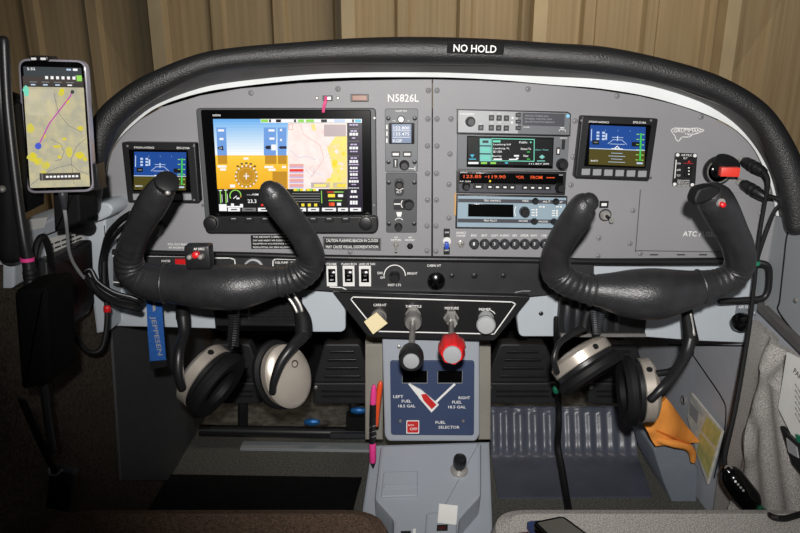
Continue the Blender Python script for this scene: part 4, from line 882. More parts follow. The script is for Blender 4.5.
mb = MB(); w = P(736, 316, .932); mb.tube([tuple(w) + (.003,), tuple(w + Vector((0, -.03, 0))) + (.003,)], 'steel', 10, 1); w2 = P(738, 319.5, .905); mb.lathe([(.008, 0), (.0135, .004), (.0145, .009), (.012, .016), (.005, .019)], w2, (0, -1, -.1), 'black_gloss', 28); mb.build('air_vent_knob', lp2)
mb = MB(); mb.ptube([(720, 301.5, .896, 3.2), (744, 300, .896, 3.2), (761, 298.5, .896, 3.2), (767, 293, .896, 3.2), (769, 282, .896, 3.2), (769, 270, .896, 3.2), (766, 264.5, .896, 3.2), (757, 262.5, .90, 3.2)], 'black_plastic', 12, 5)
tag(mb.build('grab_handle'), 'black bent-tube grab handle at the right end of the panel beside the grip', 'handle')

# ============================================================ ENGINE CONTROLS AND PEDESTAL
YT = .893
tq = thing('engine_control_panel', P(432, 338, YT), 'black trapezoid engine control panel outlined in white above the fuel selector', 'control panel')
mb = MB(); mb.ppoly([(332, 291), (346, 292), (515, 296), (531, 297), (499, 336), (494, 341), (372, 337.5), (366, 335)], YT, .035, 'black_plastic', r=.003, ch=.0015); mb.ppoly([(349, 296), (517, 301.5), (494, 335), (376, 332)], YT - .0005, .001, 'throttle_black', r=.003)
mb.fline([(353, 297), (512, 302), (515.5, 304), (494, 334), (378, 331.3), (375.5, 330), (351, 299.5), (353, 297)], 1.1, YT - .0009, 'ink_white')
for s, u, v, w in (('CARB HT', 380, 305, 13), ('THROTTLE', 413.5, 306.4, 16), ('MIXTURE', 451.8, 308.2, 14), ('PRIMER', 485, 309.4, 12)): mb.ptext(s, u, v, 2.7, YT - .0009, w=w)
mb.fdisc(488, 318, 8.5, YT - .0009, 'ink_white', 6, 7.7, 290, 330); mb.build('plate', tq)
def pull(u, v, ue, ve, Ye, nut, rod, knob, name, lab, Yb=YT):
    a = P(u, v, Yb - .001); b = P(ue, ve, Ye); t = bpy.data.objects.new(name, None)
    mb = MB(); d = (b - a).normalized(); L = (b - a).length
    if nut: mb.lathe([(.0115, 0), (.0115, .006), (.0095, .008), (.0095, .014), (.0075, .018), (.0075, .026)], a, (0, -1, 0), nut, 6 if nut == 'chrome' else 20)
    mb.tube([tuple(a) + (.004,), tuple(b) + (.004,)], rod, 12, 1)
    o = mb.build(name, tq, origin=a); tag(o, lab)
    return o, a, b, d
# throttle
o, a, b, d = pull(413, 313, 411.5, 352, .765, 'chrome', 'steel', None, 'throttle', 'throttle with a black knob')
mb = MB(); mb.lathe([(.0085, 0), (.0135, .006), (.0155, .014), (.016, .022), (.0155, .028), (.014, .031)], b - d * .006, d, 'black_plastic', 28); mb.lathe([(.0105, .0305), (.0098, .0325), (.006, .0335)], b - d * .006, d, 'ink_grey', 24); mb.build('knob', o)
mb = MB(); mb.lathe([(.012, 0), (.0128, .004), (.0128, .012), (.011, .018)], a + Vector((0, -.018, -.002)), d, 'steel', 24); mb.build('collar', o)
# mixture
o, a, b, d = pull(451, 317, 452, 348, .765, 'chrome', 'steel', None, 'mixture_control', 'mixture control with a lobed red knob')
vs = MB()
for h, r in ((-.016, .006), (-.012, .013), (-.004, .0168), (.012, .0172), (.022, .0155), (.028, .0130)): vs.v.append((h, r))
rings = vs.v; mb = MB(); n = 48; e1 = d.cross(Vector((0, 0, 1))).normalized(); e2 = e1.cross(d); pts = []; fs = []
for h, r in rings:
    for k in range(n):
        A = math.tau * k / n; rr = r * (1 + .055 * math.cos(7 * A)); pts.append(b + d * (h - .006) + e1 * rr * math.cos(A) + e2 * rr * math.sin(A))
for i in range(len(rings) - 1):
    for k in range(n): j = (k + 1) % n; fs.append((i * n + k, (i + 1) * n + k, (i + 1) * n + j, i * n + j))
fs.append(tuple(range(n))); fs.append(tuple((len(rings) - 1) * n + k for k in reversed(range(n)))); mb.add(pts, fs, 'red_plastic')
mb.lathe([(.0115, .0215), (.0112, .0245), (.006, .0255)], b, d, 'ink_grey', 24); tag(mb.build('knob', o), 'red knob')
# primer
o, a, b, d = pull(486, 318, 486, 325, .862, None, 'knob_grey', None, 'primer', 'pale grey primer plunger')
mb = MB(); mb.lathe([(.0115, 0), (.0115, .006), (.009, .010), (.008, .018), (.010, .021), (.0135, .026), (.0138, .031), (.012, .034), (.005, .035)], a, (b - a), 'knob_grey', 28); mb.build('knob', o)
# carb heat
o, a, b, d = pull(379, 316, 378.5, 320, .87, 'steel', 'steel', None, 'carb_heat_control', 'carburettor heat control with a chrome nut')
mb = MB(); mb.ppoly([(364, 322), (376.5, 312.5), (387.5, 323.5), (373, 334.5)], .862, .003, 'cream', ch=.0004); tag(mb.build('paper_tag'), 'cream paper tag hooked on the leftmost engine control', 'tag')

pd = thing('pedestal', P(431, 441, .935), 'pale grey centre pedestal carrying the dark blue fuel selector plate', 'pedestal')
mb = MB(); mb.ppoly([(382, 336), (479.5, 336), (480, 435), (476, 441.5), (388, 441.5), (384.5, 436)], .938, .09, 'pedestal_grey', r=.005, ch=.003); mb.build('housing', pd)
mb = MB(); Y = .9345; mb.ppoly([(390, 361), (474.5, 361), (474, 435.5), (391, 435)], Y, .004, 'placard_blue', r=.005, ch=.0005); Z_ = Y - .0005
mb.fline([(409.5, 384), (419, 396)], 2.2, Z_, 'ink_white'); mb.fline([(454.5, 384.3), (436, 402)], 2.2, Z_, 'ink_white')
for s, u, v, w in (('LEFT', 398.3, 396.6, 10), ('FUEL', 406.5, 401.2, 9.5), ('18.5 GAL', 406.8, 406, 17), ('RIGHT', 464.3, 397.8, 11.5), ('FUEL', 457, 402.2, 9.5), ('18.5 GAL', 457, 407, 17.5), ('FUEL', 440.5, 422.4, 10), ('SELECTOR', 449, 427.2, 21)): mb.ptext(s, u, v, 3.1, Z_, w=w)
for u, v in ((400.3, 421), (463.3, 421)): mb.lathe([(.0028, 0), (.0024, .001), (.001, .0015)], P(u, v, Y), (0, -1, 0), 'steel', 12)
mb.build('placard', pd)
for u0, u1 in ((402, 427.5), (437.5, 462.5)):
    mb = MB(); mb.prect(u0, 371, u1, 383.4, Y - .0008, .0015, 'ink_grey'); mb.prect(u0 + .4, 371, u1 - .4, 382.8, Y - .0012, .001, 'black_gloss'); mb.build('gauge_window', pd)
mb = MB(); mb.ppoly([(410, 384), (421.5, 390.5), (439, 405), (431.5, 412.8), (419.5, 399)], Y - .004, .003, 'ink_white', ch=.0006); mb.ppoly([(421, 394.6), (426, 394), (436.5, 405), (431.8, 409.4), (423.5, 400.5)], Y - .0048, .001, 'ink_red', ch=.0003); tag(mb.build('selector_pointer', pd), 'white-edged red pointer')
mb = MB(); mb.prect(406.3, 420.6, 419.2, 433.6, Y - .0016, .0012, 'ink_white', r=.0015); mb.prect(407.2, 421.5, 418.4, 432.7, Y - .0022, .001, 'ink_red', r=.0012); mb.ptext('BOTH', 411, 425.2, 1.9, Y - .0026, w=5.5); mb.ptext('OFF', 413.6, 429, 3, Y - .0026, w=7.5); tag(mb.build('off_mark', pd), 'red square reading OFF')
for u, v in ((399, 346.8), (464.3, 346.8)): mb = MB(); mb.lathe([(.0032, 0), (.003, .0012), (.0014, .002)], P(u, v, .938), (0, -1, 0), 'steel', 14); mb.build('screw', pd)

# console between the seats
A0 = P(430, 442, .936); B0 = P(430, 533, .785); ax = Vector((1, 0, 0)); ay = (A0 - B0).normalized(); an = ax.cross(ay); CB = Matrix((ax, ay, an)).transposed()
def con(px, off=0): 
    o = A0 + an * off; out = []
    for u, v in px:
        q = on_plane(u, v, o, an) - A0; out.append((q.dot(ax), q.dot(ay)))
    return out
cn = thing('centre_console', (A0.x, .82, .0), 'pale grey low centre console on the floor between the two seats', 'console')
mb = MB(); top = rounded(con([(381, 443), (481.5, 443), (484, 497), (463, 521), (462, 600), (398, 600), (397, 519), (377, 497)]), .006)
mb.prism(top, A0, CB, .10, 'pedestal_grey', .005); skirt = con([(371, 443), (489, 443), (497, 540), (497, 600), (361, 600), (361, 540)], -.05); mb.prism(skirt, A0 - an * .05, CB, .06, 'pedestal_grey', .004); mb.build('body', cn)
mb = MB(); mb.prism(rounded(con([(385, 470), (419, 470), (420.5, 495.5), (383.5, 495.5)], .004), .003), A0 + an * .004, CB, .006, 'pedestal_grey', .002)
mb.prism(con([(386.5, 482.5), (419, 482.5), (419.5, 486), (386, 486)], .0065), A0 + an * .0065, CB, .004, 'pedestal_grey', .0012); mb.build('ashtray_lid', cn)
mb = MB(); w = on_plane(459, 471, A0, an); mb.lathe([(.014, 0), (.014, .003), (.0125, .005), (.010, .005), (.0095, .008), (.0085, .009)], w, an, 'chrome', 28); li = mb.build('lighter', cn, origin=w)
mb = MB(); mb.lathe([(.007, .008), (.007, .014), (.010, .016), (.0105, .024), (.0098, .031), (.0085, .033), (.006, .0315)], w, an, 'black_plastic', 28); mb.build('lighter_knob', li)
mb = MB(); mb.prism(rounded(con([(430, 512), (460, 512), (463, 560), (428, 560)], .008), .004), A0 + an * .008, CB, .012, 'pedestal_grey', .003); mb.prism(con([(441, 525), (452, 525), (452, 531), (441, 531)], .0095), A0 + an * .0095, CB, .003, 'ink_black', .0005); mb.prism(con([(443, 526.5), (450, 526.5), (450, 529.5), (443, 529.5)], .0105), A0 + an * .0105, CB, .003, 'dark_red', .0005); mb.build('switch_housing', cn)
mb = MB(); mb.prism(con([(405, 530), (415, 530), (415, 545), (405, 545)], .004), A0 + an * .004, CB, .006, 'black_plastic', .0008); mb.prism(con([(417, 528), (420, 528), (420, 545), (417, 545)], .004), A0 + an * .004, CB, .006, 'ink_white', .0008); mb.build('rocker_switch', cn)
w = on_plane(447.5, 520, A0 + an * .012, an); mb = MB(); rt = Matrix.Rotation(R(-18), 3, 'X') @ Matrix.Rotation(R(6), 3, 'Y'); mb.box(w + Vector((0, 0, .010)), (.027, .002, .026), 'paper', Matrix.Rotation(R(-30), 3, 'X') @ Matrix.Rotation(R(6), 3, 'Y'))
tag(mb.build('paper_card'), 'white square paper card on the console switch housing between the seats', 'card')

# pens clipped to the pedestal
mb = MB(); Y = .925; mb.ptube([(374, 386, Y, 2), (373.6, 392, Y, 3.0), (373, 404, Y, 3.2)], 'pink', 12, 3); mb.ptube([(373, 404, Y, 3.3), (372.6, 424, Y, 3.4), (372.5, 444, Y, 3.4)], 'black_plastic', 12, 3); mb.ptube([(372.6, 443, Y, 3.5), (372.8, 461, Y, 3.4)], 'pink', 12, 2); mb.ptube([(372.8, 461, Y, 3.0), (373, 465, Y, 1.8), (373, 468, Y, .6)], 'black_plastic', 12, 3)
t = thing('pen', P(373, 468, Y), 'pink and black pen clipped upright on the left side of the pedestal', 'pen'); mb.build('barrel', t)
mb = MB(); w = [P(372.8 + 3.6 * math.cos(i * 1.3), 425 + i * 1.1, Y - .005 * math.sin(i * 1.3)) for i in range(14)]; mb.tube([tuple(p) + (.0007,) for p in w], 'chrome', 6, 4); mb.build('wire_clip', t)
mb = MB(); Y = .938; mb.ptube([(380.5, 382, Y, 1.6), (380, 386, Y, 2.8), (377.5, 404, Y, 3.0), (376, 425, Y, 2.6)], 'orange_red', 12, 3); tag(mb.build('highlighter'), 'orange-red pen tucked behind the pink pen beside the pedestal', 'pen')

# ============================================================ CONTROL YOKES
def yoke(label, path, ripples, col, Ybar, seams):
    c = P(col[0], col[1], Ybar); t = thing('control_yoke', c, label, 'control yoke', 'leather-wrapped control yokes')
    pts = []
    for p in path:
        u, v, Y, r = p[:4]; k = pxs(v, Y); rd = (p[4] if len(p) > 4 else r) * k; pts.append(tuple(P(u, v, Y)) + (r * k, rd))
    q = catmull(pts, 10); N = len(q); out = []
    for i, p in enumerate(q):
        f = 1.0
        for a, b in ripples:
            x = i / 10
            if a < x < b: f = 1 + .035 * math.sin((x - a) * 17) * math.sin(math.pi * (x - a) / (b - a))
        out.append(p[:3] + (p[3] * f, p[4] * f))
    mb = MB(); mb.tube(out, 'leather', 24, 1); mb.build('wrapped_grips', t)
    mb = MB(); mb.tube([tuple(c + Vector((0, .01, 0))) + (.014,), tuple(P(col[0], 281, YS + .002)) + (.014,)], 'black_plastic', 18, 1, caps='flat'); mb.build('control_shaft', t)
    for i in (int(seams[0] * 10), int(seams[1] * 10)):
        p = Vector(out[i][:3]); d = (Vector(out[i + 1][:3]) - Vector(out[i - 1][:3])).normalized(); mb = MB(); side = d.cross(Vector((0, 1, 0))).normalized(); n = 20; vs = []
        ring = [p + side * out[i][3] * 1.01 * math.cos(math.tau * k / n) + Vector((0, 1, 0)) * out[i][4] * 1.01 * math.sin(math.tau * k / n) for k in range(n + 1)]
        mb.tube([tuple(x) + (.0017,) for x in ring], 'leather', 6, 2); mb.build('seam', t)
    return t
G = .725
yl = yoke('control yoke in front of the large display on the pilot side', [(166, 184, .712, 9), (162, 189, .715, 13.5), (151, 206, .725, 15), (139.5, 226, .74, 13), (131.5, 245, .755, 13), (128.5, 260, .765, 14), (134, 274, .77, 16), (152, 282, .77, 18.5), (176, 284, .768, 20), (205, 287, .762, 22), (235, 287, .76, 23),
          (258, 284, .765, 20), (277, 281.5, .77, 15.5), (292, 278.5, .77, 14.5), (306, 270, .768, 14.5), (311.5, 258, .762, 13.5), (307.5, 245, .752, 13.3), (300, 232, .742, 13.5), (290, 218, .73, 14), (279.5, 203.5, .722, 14.5), (272, 193, .715, 13), (268.5, 189, .712, 9.5)], [(3.4, 7), (12.2, 15.6)], (235, 287), .76, (7.6, 12.2))
yr = yoke('control yoke in front of the passenger side, red button on its right grip', [(590, 201.5, .712, 10), (584, 206, .715, 14), (577, 217, .722, 15), (568, 230, .735, 14.5), (560, 244, .75, 14), (555.5, 258, .762, 14.5), (557, 272, .77, 15.5), (569, 282.5, .77, 14.5), (586, 289, .77, 14.5), (604, 291, .768, 18), (628, 293.5, .764, 24), (655, 294, .76, 26),
          (682, 290.5, .765, 21), (702, 286, .77, 16), (720, 282, .77, 14), (734, 274.5, .77, 14), (740, 262, .765, 14.5), (738, 247, .755, 15), (731, 231, .74, 15.5), (722, 213, .725, 17), (715, 200, .716, 17), (711.5, 194.5, .712, 14)], [(5.2, 9), (13, 16.4)], (640, 290), .76, (8.3, 12.9))
# buttons, caps and boxes on the yokes
def on_yoke(t, name, mbx, lab=None):
    o = mbx.build(name, t)
    if lab: o['label'] = lab
    return o
mb = MB(); d = (P(150, 170, .70) - P(162, 190, .715)).normalized(); mb.lathe([(.010, 0), (.0135, .003), (.0125, .008), (.008, .0095)], P(166.5, 184.5, .705), Vector((.35, -.55, .5)), 'black_plastic', 20); on_yoke(yl, 'grip_cap', mb)
mb = MB(); mb.lathe([(.003, 0), (.0028, .003), (.0012, .004)], P(168, 193, .695), Vector((.2, -.9, .3)), 'steel', 12); on_yoke(yl, 'button', mb)
mb = MB(); mb.box(P(199.5, 255.5, .745), (.030, .02, .028), 'black_plastic', None, .003); mb.ptext('AP DISC', 199, 249, 2.4, .7345, w=11); bx = on_yoke(yl, 'switch_box', mb)
for u, v, m, r in ((196.5, 254.5, 'red_plastic', .0042), (190.5, 256.8, 'chrome', .003), (201.5, 256.5, 'chrome', .003)):
    mb = MB(); mb.lathe([(r * 1.1, 0), (r, .003), (r * .9, .006), (r * .4, .007)], P(u, v, .735), (0, -1, .1), m, 16); o = mb.build('button', bx); WORLD[o.name] = WORLD[bx.name]
    if m == 'red_plastic': o['label'] = 'red button'
mb = MB(); mb.lathe([(.0045, 0), (.0045, .004)], P(719.5, 203, .7), Vector((.15, -.9, .35)), 'chrome', 14); mb.lathe([(.0032, .003), (.003, .008), (.0014, .009)], P(719.5, 203.5, .7), Vector((.1, -.95, -.05)), 'red_plastic', 14); on_yoke(yr, 'button', mb, 'red push-to-talk button')
mb = MB(); mb.ppoly([(693.5, 200), (698, 189), (712, 185.2), (722.5, 188), (719, 197.5), (706, 203), (696, 206)], .698, .018, 'black_rubber', r=.004, ch=.003); on_yoke(yr, 'grip_cap', mb)
mb = MB(); w = []
for i in range(90): w.append(P(233.5 + 5 * math.cos(i * 1.25), 305 + i * .48, .83 + .006 * math.sin(i * 1.25)))
mb.tube([tuple(p) + (.0018,) for p in w], 'black_plastic', 6, 2); on_yoke(yl, 'coiled_cord', mb)
mb = MB(); w = []
for i in range(110):
    s = i / 109; cu = 594 + 6 * s if s < .5 else 597 + 10 * (s - .5); cv = 310 + 48 * s if s < .5 else 334 - 48 * (s - .5)
    w.append(P(cu + 3.4 * math.cos(i * 1.25), cv, .84 + .005 * math.sin(i * 1.25)))
mb.tube([tuple(p) + (.0016,) for p in w], 'connector', 6, 2); on_yoke(yr, 'coiled_cord', mb)
mb = MB(); mb.ptube([(131, 214, .76, 3.5), (120, 221, .80, 3.2), (109, 234, .85, 3.2), (104, 250, .87, 3), (101, 268, .87, 2.8), (103, 284, .86, 2.6), (106, 296, .85, 2.6)], 'black_rubber', 10, 6); mb.ptube([(128, 222, .76, 2), (112, 240, .85, 2), (106, 255, .87, 2), (106, 275, .87, 2), (108, 292, .86, 2)], 'black_rubber', 8, 6); on_yoke(yl, 'push_to_talk_cord', mb)

# ============================================================ HEADSETS
def cup(t, c, d, r, long_, up, arm, first):
    d = Vector(d).normalized(); up = Vector(up)
    mb = MB(); fl_ = (1, long_)
    mb.lathe([(r * .05, r * .48), (r * .45, r * .455), (r * .74, r * .39), (r * .92, r * .30), (r, r * .20), (r * 1.0, -r * .12), (r * .93, -r * .16)], c, d, 'silver_paint', 36, up, flat=fl_)
    mb.lathe([(r * .94, -r * .13), (r * .98, -r * .17), (r * .98, -r * .30), (r * .90, -r * .34)], c, d, 'black_plastic', 36, up, flat=fl_)
    e1 = d.cross(up).normalized(); e2 = e1.cross(d)
    q = c + d * r * .02 + (e2 * r * long_ * .55 + Vector((0, 0, 0))) * 1.0
    cd = (Vector((0, 0, H)) - c).normalized(); rad = (cd - d * cd.dot(d)).normalized(); tn = d.cross(rad); tn = tn if tn.z > 0 else -tn
    if first is None: pass
    elif first:
        rr_ = (rad * .8 + tn * .6).normalized(); fr_ = math.hypot(rr_.dot(e1), rr_.dot(e2) * long_); mb.lathe([(r * .10, -r * .02), (r * .10, r * .02), (r * .05, r * .025)], c + rr_ * r * fr_ + d * r * .06, rr_, 'black_plastic', 16)
    else: mb.lathe([(r * .15, -r * .03), (r * .15, r * .012), (r * .12, r * .016), (r * .11, r * .004)], c + d * r * .452 + e2 * r * .42 - e1 * r * .30, d, 'black_plastic', 20); mb.lathe([(r * .10, r * .006), (r * .10, r * .012)], c + d * r * .452 + e2 * r * .42 - e1 * r * .30, d, 'silver_paint', 16)
    o = mb.build('ear_cup', t, origin=c); WORLD[o.name] = c
    mb = MB(); n = 40; pr = [(r * .62, -r * .30), (r * .98, -r * .30), (r * 1.10, -r * .42), (r * 1.12, -r * .60), (r * 1.02, -r * .74), (r * .82, -r * .74), (r * .64, -r * .68), (r * .56, -r * .5)]
    vs = []; fs = []
    for i, (rr, h) in enumerate(pr):
        for k in range(n):
            a = math.tau * k / n; w = 1 + .018 * math.sin(a * 20) * (1 if 1 < i < 6 else 0); vs.append(c + d * h + e1 * rr * w * math.cos(a) + e2 * rr * w * long_ * math.sin(a))
    m_ = len(pr)
    for i in range(m_):
        for k in range(n): fs.append((i * n + k, ((i + 1) % m_) * n + k, ((i + 1) % m_) * n + (k + 1) % n, i * n + (k + 1) % n))
    mb.add(vs, fs, 'black_rubber'); mb.lathe([(r * .62, -r * .36), (r * .62, -r * .37)], c, d, 'black_matte', 24, up, flat=fl_); mb.build('ear_cushion', o)
    mb = MB(); mb.ptube(arm, 'black_plastic', 12, 6); mb.build('cup_yoke', o)
    return o
def headset(label, loc, cups, band, rods):
    t = thing('headset', loc, label, 'headset', 'silver and black aviation headsets')
    for a in cups: cup(t, *a)
    mb = MB(); mb.ptube(band, 'black_rubber', 14, 6); mb.build('headband', t)
    for rd in rods: mb = MB(); mb.ptube(rd, 'chrome', 8, 4); mb.build('slider_rod', t)
    return t
headset('silver-faced headset hung under the yoke on the pilot side', P(245, 418, .84),
        [(P(205, 376, .845), (-.80, .34, .48), .044, 1.12, (.35, 0, .9), [(182, 388, .80, 4.5), (178.5, 372, .80, 5.2), (179, 352, .81, 5.4), (184, 334, .835, 5.6), (183, 316, .85, 7)], True),
         (P(286, 376, .825), (.66, -.72, .24), .0355, 1.30, (-.25, 0, 1), [(272.5, 392, .784, 3.6), (274, 381, .782, 4), (281, 362, .788, 5), (292, 347, .80, 5.6), (302, 336, .825, 7), (304, 324, .84, 8)], False)],
        [(183, 318, .85, 7), (183, 300, .85, 6), (194, 286, .85, 5.5), (216, 277, .85, 5.5), (240, 275, .85, 5.5), (266, 278, .85, 5.5), (286, 285, .85, 5.5), (296, 302, .85, 5), (303, 320, .842, 8.5), (303.5, 334, .83, 8.5)],
        [[(285, 293, .838, 1.5), (293, 304, .836, 1.5), (297, 312, .834, 1.5)], [(291, 291, .838, 1.5), (299, 303, .836, 1.5), (302, 311, .834, 1.5)]])
headset('silver-rimmed headset hung under the yoke on the passenger side, above the blue mat', P(615, 432, .85),
        [(P(582, 360, .85), (-.56, .60, .74), .041, 1.12, (.8, 0, .6), [(557, 372, .81, 3), (554, 358, .81, 3), (559, 344, .82, 3), (570, 335, .835, 3.4), (584, 328, .85, 4)], True),
         (P(644, 390, .85), (.97, -.10, .10), .042, 1.12, (0, 0, 1), [(651, 399, .80, 4.2), (662, 388, .80, 4.6), (674, 374, .815, 5.2), (686, 354, .835, 6), (691, 336, .845, 6)], True)],
        [(584, 328, .85, 5), (588, 312, .86, 5), (602, 294, .86, 5.5), (622, 283, .86, 5.5), (648, 282, .86, 5.5), (670, 288, .86, 5.5), (684, 300, .855, 5.5), (688, 320, .85, 6), (691, 340, .845, 7.5)],
        [[(690.5, 314, .845, 1.4), (692.5, 325, .842, 1.4), (694, 335, .838, 1.4)]])
mb = MB(); mb.ptube([(668, 372, .83, 3.4), (655, 374, .83, 3.6), (652, 376, .83, 3.6)], 'black_rubber', 10, 4)
mb.ptube([(690, 352, .845, 4), (680, 366, .84, 3.6), (668, 372, .83, 3.4)], 'black_rubber', 10, 4); hs = bpy.data.objects['headset.001']; mb.build('cup_strut', hs)

# ============================================================ FOOTWELLS
def pedal(u0, u1, label):
    um = (u0 + u1) / 2; w = (u1 - u0) / 2; t = thing('rudder_pedal', P(um, 405, 1.25), label, 'rudder pedal', 'black rudder pedals')
    mb = MB(); mb.ppoly([(um - w * .62, 344), (um + w * .62, 344), (um + w * .94, 376), (um + w * .96, 384), (um - w * .96, 384), (um - w * .94, 376)], 1.235, .03, 'pedal_rubber', r=.008, ch=.004)
    for k in range(4): mb.prect(um - w * (.42 + .07 * k), 351 + k * 8.2, um + w * (.42 + .07 * k), 353.6 + k * 8.2, 1.231, .006, 'black_plastic', r=.001, ch=.001)
    mb.build('tread', t)
    mb = MB(); mb.ppoly([(um - w * .98, 383), (um + w * .98, 383), (um + w, 404), (um - w, 404)], 1.225, .05, 'pedal_rubber', r=.004, ch=.003)
    for k in range(2): mb.prect(um - w * .72, 391 + k * 5, um + w * .72, 392.4 + k * 5, 1.222, .005, 'black_plastic', r=.0008)
    for s in (-1, 1): mb.lathe([(.004, 0), (.004, .003), (.002, .004)], P(um + s * w * .9, 387, 1.225), (0, -1, 0), 'steel', 10)
    mb.build('toe_box', t)
    mb = MB(); mb.ptube([(um, 322, 1.27, 5), (um, 335, 1.265, 5), (um, 352, 1.26, 6)], 'pedal_rubber', 10, 3); mb.build('pedal_arm', t)
    if um > 450: return
    mb = MB(); mb.tube([tuple(P(um + w * .4, 402, 1.25)) + (.011,), tuple(P(um + w * .4, 418, 1.25)) + (.011,), tuple(P(um + w * .4, 432, 1.25)) + (.011,)], 'black_plastic', 10, 2); mb.build('pedal_post', t)
pedal(198, 262, 'rudder pedal between the two cups of the pilot headset'); pedal(313, 371, 'rudder pedal just left of the pedestal, beside the silver ear cup'); pedal(486, 560, 'rudder pedal just right of the pedestal, above the blue mat'); pedal(588, 648, 'rudder pedal behind the passenger headset cups')
tt = thing('torque_tube', P(300, 440, 1.22), 'black horizontal rudder torque tube near the floor left of the pedestal', 'torque tube')
mb = MB(); mb.ptube([(200, 430, 1.215, 5.4), (300, 432, 1.215, 5.6), (374, 433, 1.215, 5.6)], 'black_plastic', 16, 2, caps='flat'); mb.build('tube', tt)
mb = MB(); mb.prect(346, 418, 374, 431, 1.19, .03, 'black_matte', ch=.003); mb.prect(330, 434.5, 372, 439, 1.195, .02, 'connector', ch=.002); mb.build('bearing_block', tt)
for u, v in ((312, 422), (358.5, 410.5)):
    mb = MB(); mb.ptube([(u - 6, v, 1.20, 2.6), (u - 2, v, 1.20, 3.6), (u + 2, v, 1.20, 3.6), (u + 6, v, 1.20, 2.6)], 'blue_fitting', 10, 2); mb.ptube([(u + 6, v + .5, 1.20, 2.2), (u + 14, v + 1, 1.21, 2.2)], 'bare_metal', 8, 2); tag(mb.build('hose_fitting', tt), 'blue hose fitting')
mb = MB()
for x0_, x1_ in ((365, 383), (478, 491)): 
    mb.ppoly([(x0_, 344), (x1_, 344), (x1_, 440), (x0_, 440)], 1.06, .36, 'tunnel_metal', ch=.003)
tag(mb.build('tunnel_box'), 'pale metal tunnel sides running forward behind the pedestal', 'tunnel')

# padded vinyl mats
def floormat(label, near, bend, far, m, ridge):
    """near, bend, far: (left, right) world points of the mat's front edge, of the fold and of the top edge"""
    rows = []; NR, NC = 60, 120
    ctl = [near, (near[0].lerp(bend[0], .6), near[1].lerp(bend[1], .6)), bend, (bend[0].lerp(far[0], .5), bend[1].lerp(far[1], .5)), far]
    prof = catmull([tuple(l) + tuple(r) for l, r in ctl], 15)
    for i, q in enumerate(prof):
        s = i / (len(prof) - 1); row = []; l, r = Vector(q[:3]), Vector(q[3:])
        for j in range(NC):
            a = j / (NC - 1); p = l.lerp(r, a)
            env = max(0, min(1, (s - .44) / .10)) * (1 if a < .48 else .55) * (1 if s < .9 else max(.2, (1 - s) * 8))
            w = ridge * (.5 + .5 * math.sin(a * (66 if a < .48 else 84) + .5 * math.sin(a * 11))) * env + ridge * .7 * math.exp(-((s - .95) / .025) ** 2) * (1 + .5 * math.sin(a * 20))
            row.append((p.x, p.y - w * .5 * (s > .4), p.z + .004 + w))
        rows.append(row)
    mb = MB(); mb.grid(rows, m, (0, 0, -.004)); o = mb.build('floor_mat', origin=(near[0] + far[1]) / 2, angle=60); return tag(o, label, 'mat')
floormat('quilted grey-blue vinyl mat with ridges on the passenger floor', (PZ(498, 499, 0), PZ(652, 498, 0)), (PZ(491, 455, 0), PZ(637, 455, 0)), (P(490, 408, 1.225), P(634, 408, 1.225)), 'mat_vinyl', .006)
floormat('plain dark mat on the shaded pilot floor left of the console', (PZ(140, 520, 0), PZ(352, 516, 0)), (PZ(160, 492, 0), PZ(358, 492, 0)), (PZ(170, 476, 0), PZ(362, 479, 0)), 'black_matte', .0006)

# trim box on the passenger floor, orange cloth on it, chart on the wall
X = P(680, 470, 1.02).x
mb = MB(); mb.ppoly([(653, 450), (657, 444), (684, 446), (699, 470), (696, 512), (676, 512), (664, 484)], 1.02, .13, 'trim_blue', r=.004, ch=.003, side='trim_blue'); tag(mb.build('trim_box'), 'grey-blue moulded trim box on the floor below the orange cloth', 'trim box')
mb = MB(); rows = []; NQ = 18
c4 = [P(645, 427, .975), P(666, 398, 1.02), P(699, 442, 1.03), P(655, 446, .975)]
for i in range(NQ):
    s = i / (NQ - 1); row = []
    for j in range(NQ):
        a = j / (NQ - 1); p = c4[0].lerp(c4[1], a).lerp(c4[3].lerp(c4[2], a), s)
        f = .003 * math.sin(a * 7 + s * 4) * math.sin(s * 4 + 1) + .016 * math.sin(math.pi * a) * math.sin(math.pi * s) ** .7; row.append((p.x, p.y - f * 1.2, p.z + f * .5))
    rows.append(row)
mb.grid(rows, 'orange_cloth', (.001, .012, -.002))
mb.ptube([(659, 440, .976, 3.4), (674, 443.5, .973, 4), (686, 446, .978, 4), (692, 452, .985, 3.6), (693, 461, .99, 2.6)], 'orange_cloth', 10, 5); mb.ptube([(655, 430, .975, 1), (672, 437, .968, 1), (690, 444, .975, 1)], 'cloth_stitch', 6, 4); tag(mb.build('cleaning_cloth'), 'crumpled bright orange cloth draped under the passenger headset', 'cloth')
Xc = WXR - .012
mb = MB(); mb.prism(wr([(691, 393), (722, 431), (707, 484), (697, 456), (687, 416)], Xc), (Xc, 0, 0), YZ_R, .004, 'chart_pale', .0004)
for q, m in (([(707, 416), (721, 432), (716, 448), (701, 430)], 'chart_yellow'), ([(700, 432), (715, 450), (708, 478), (697, 452)], 'chart_yellow'), ([(690, 402), (699, 412), (697, 424), (689, 414)], 'ink_grey')):
    mb.prism(wr(q, Xc - .0004), (Xc - .0004, 0, 0), YZ_R, .0004, m)
for k in range(4): mb.tube([tuple(PX(692 + k * .2, 396 + k * 2.2, Xc - .0005)) + (.0006,), tuple(PX(704 + k * .2, 411 + k * 2.2, Xc - .0005)) + (.0006,)], 'ink_grey', 5, 1)
tag(mb.build('chart_booklet'), 'folded white and yellow paper chart standing against the right footwell wall', 'chart')

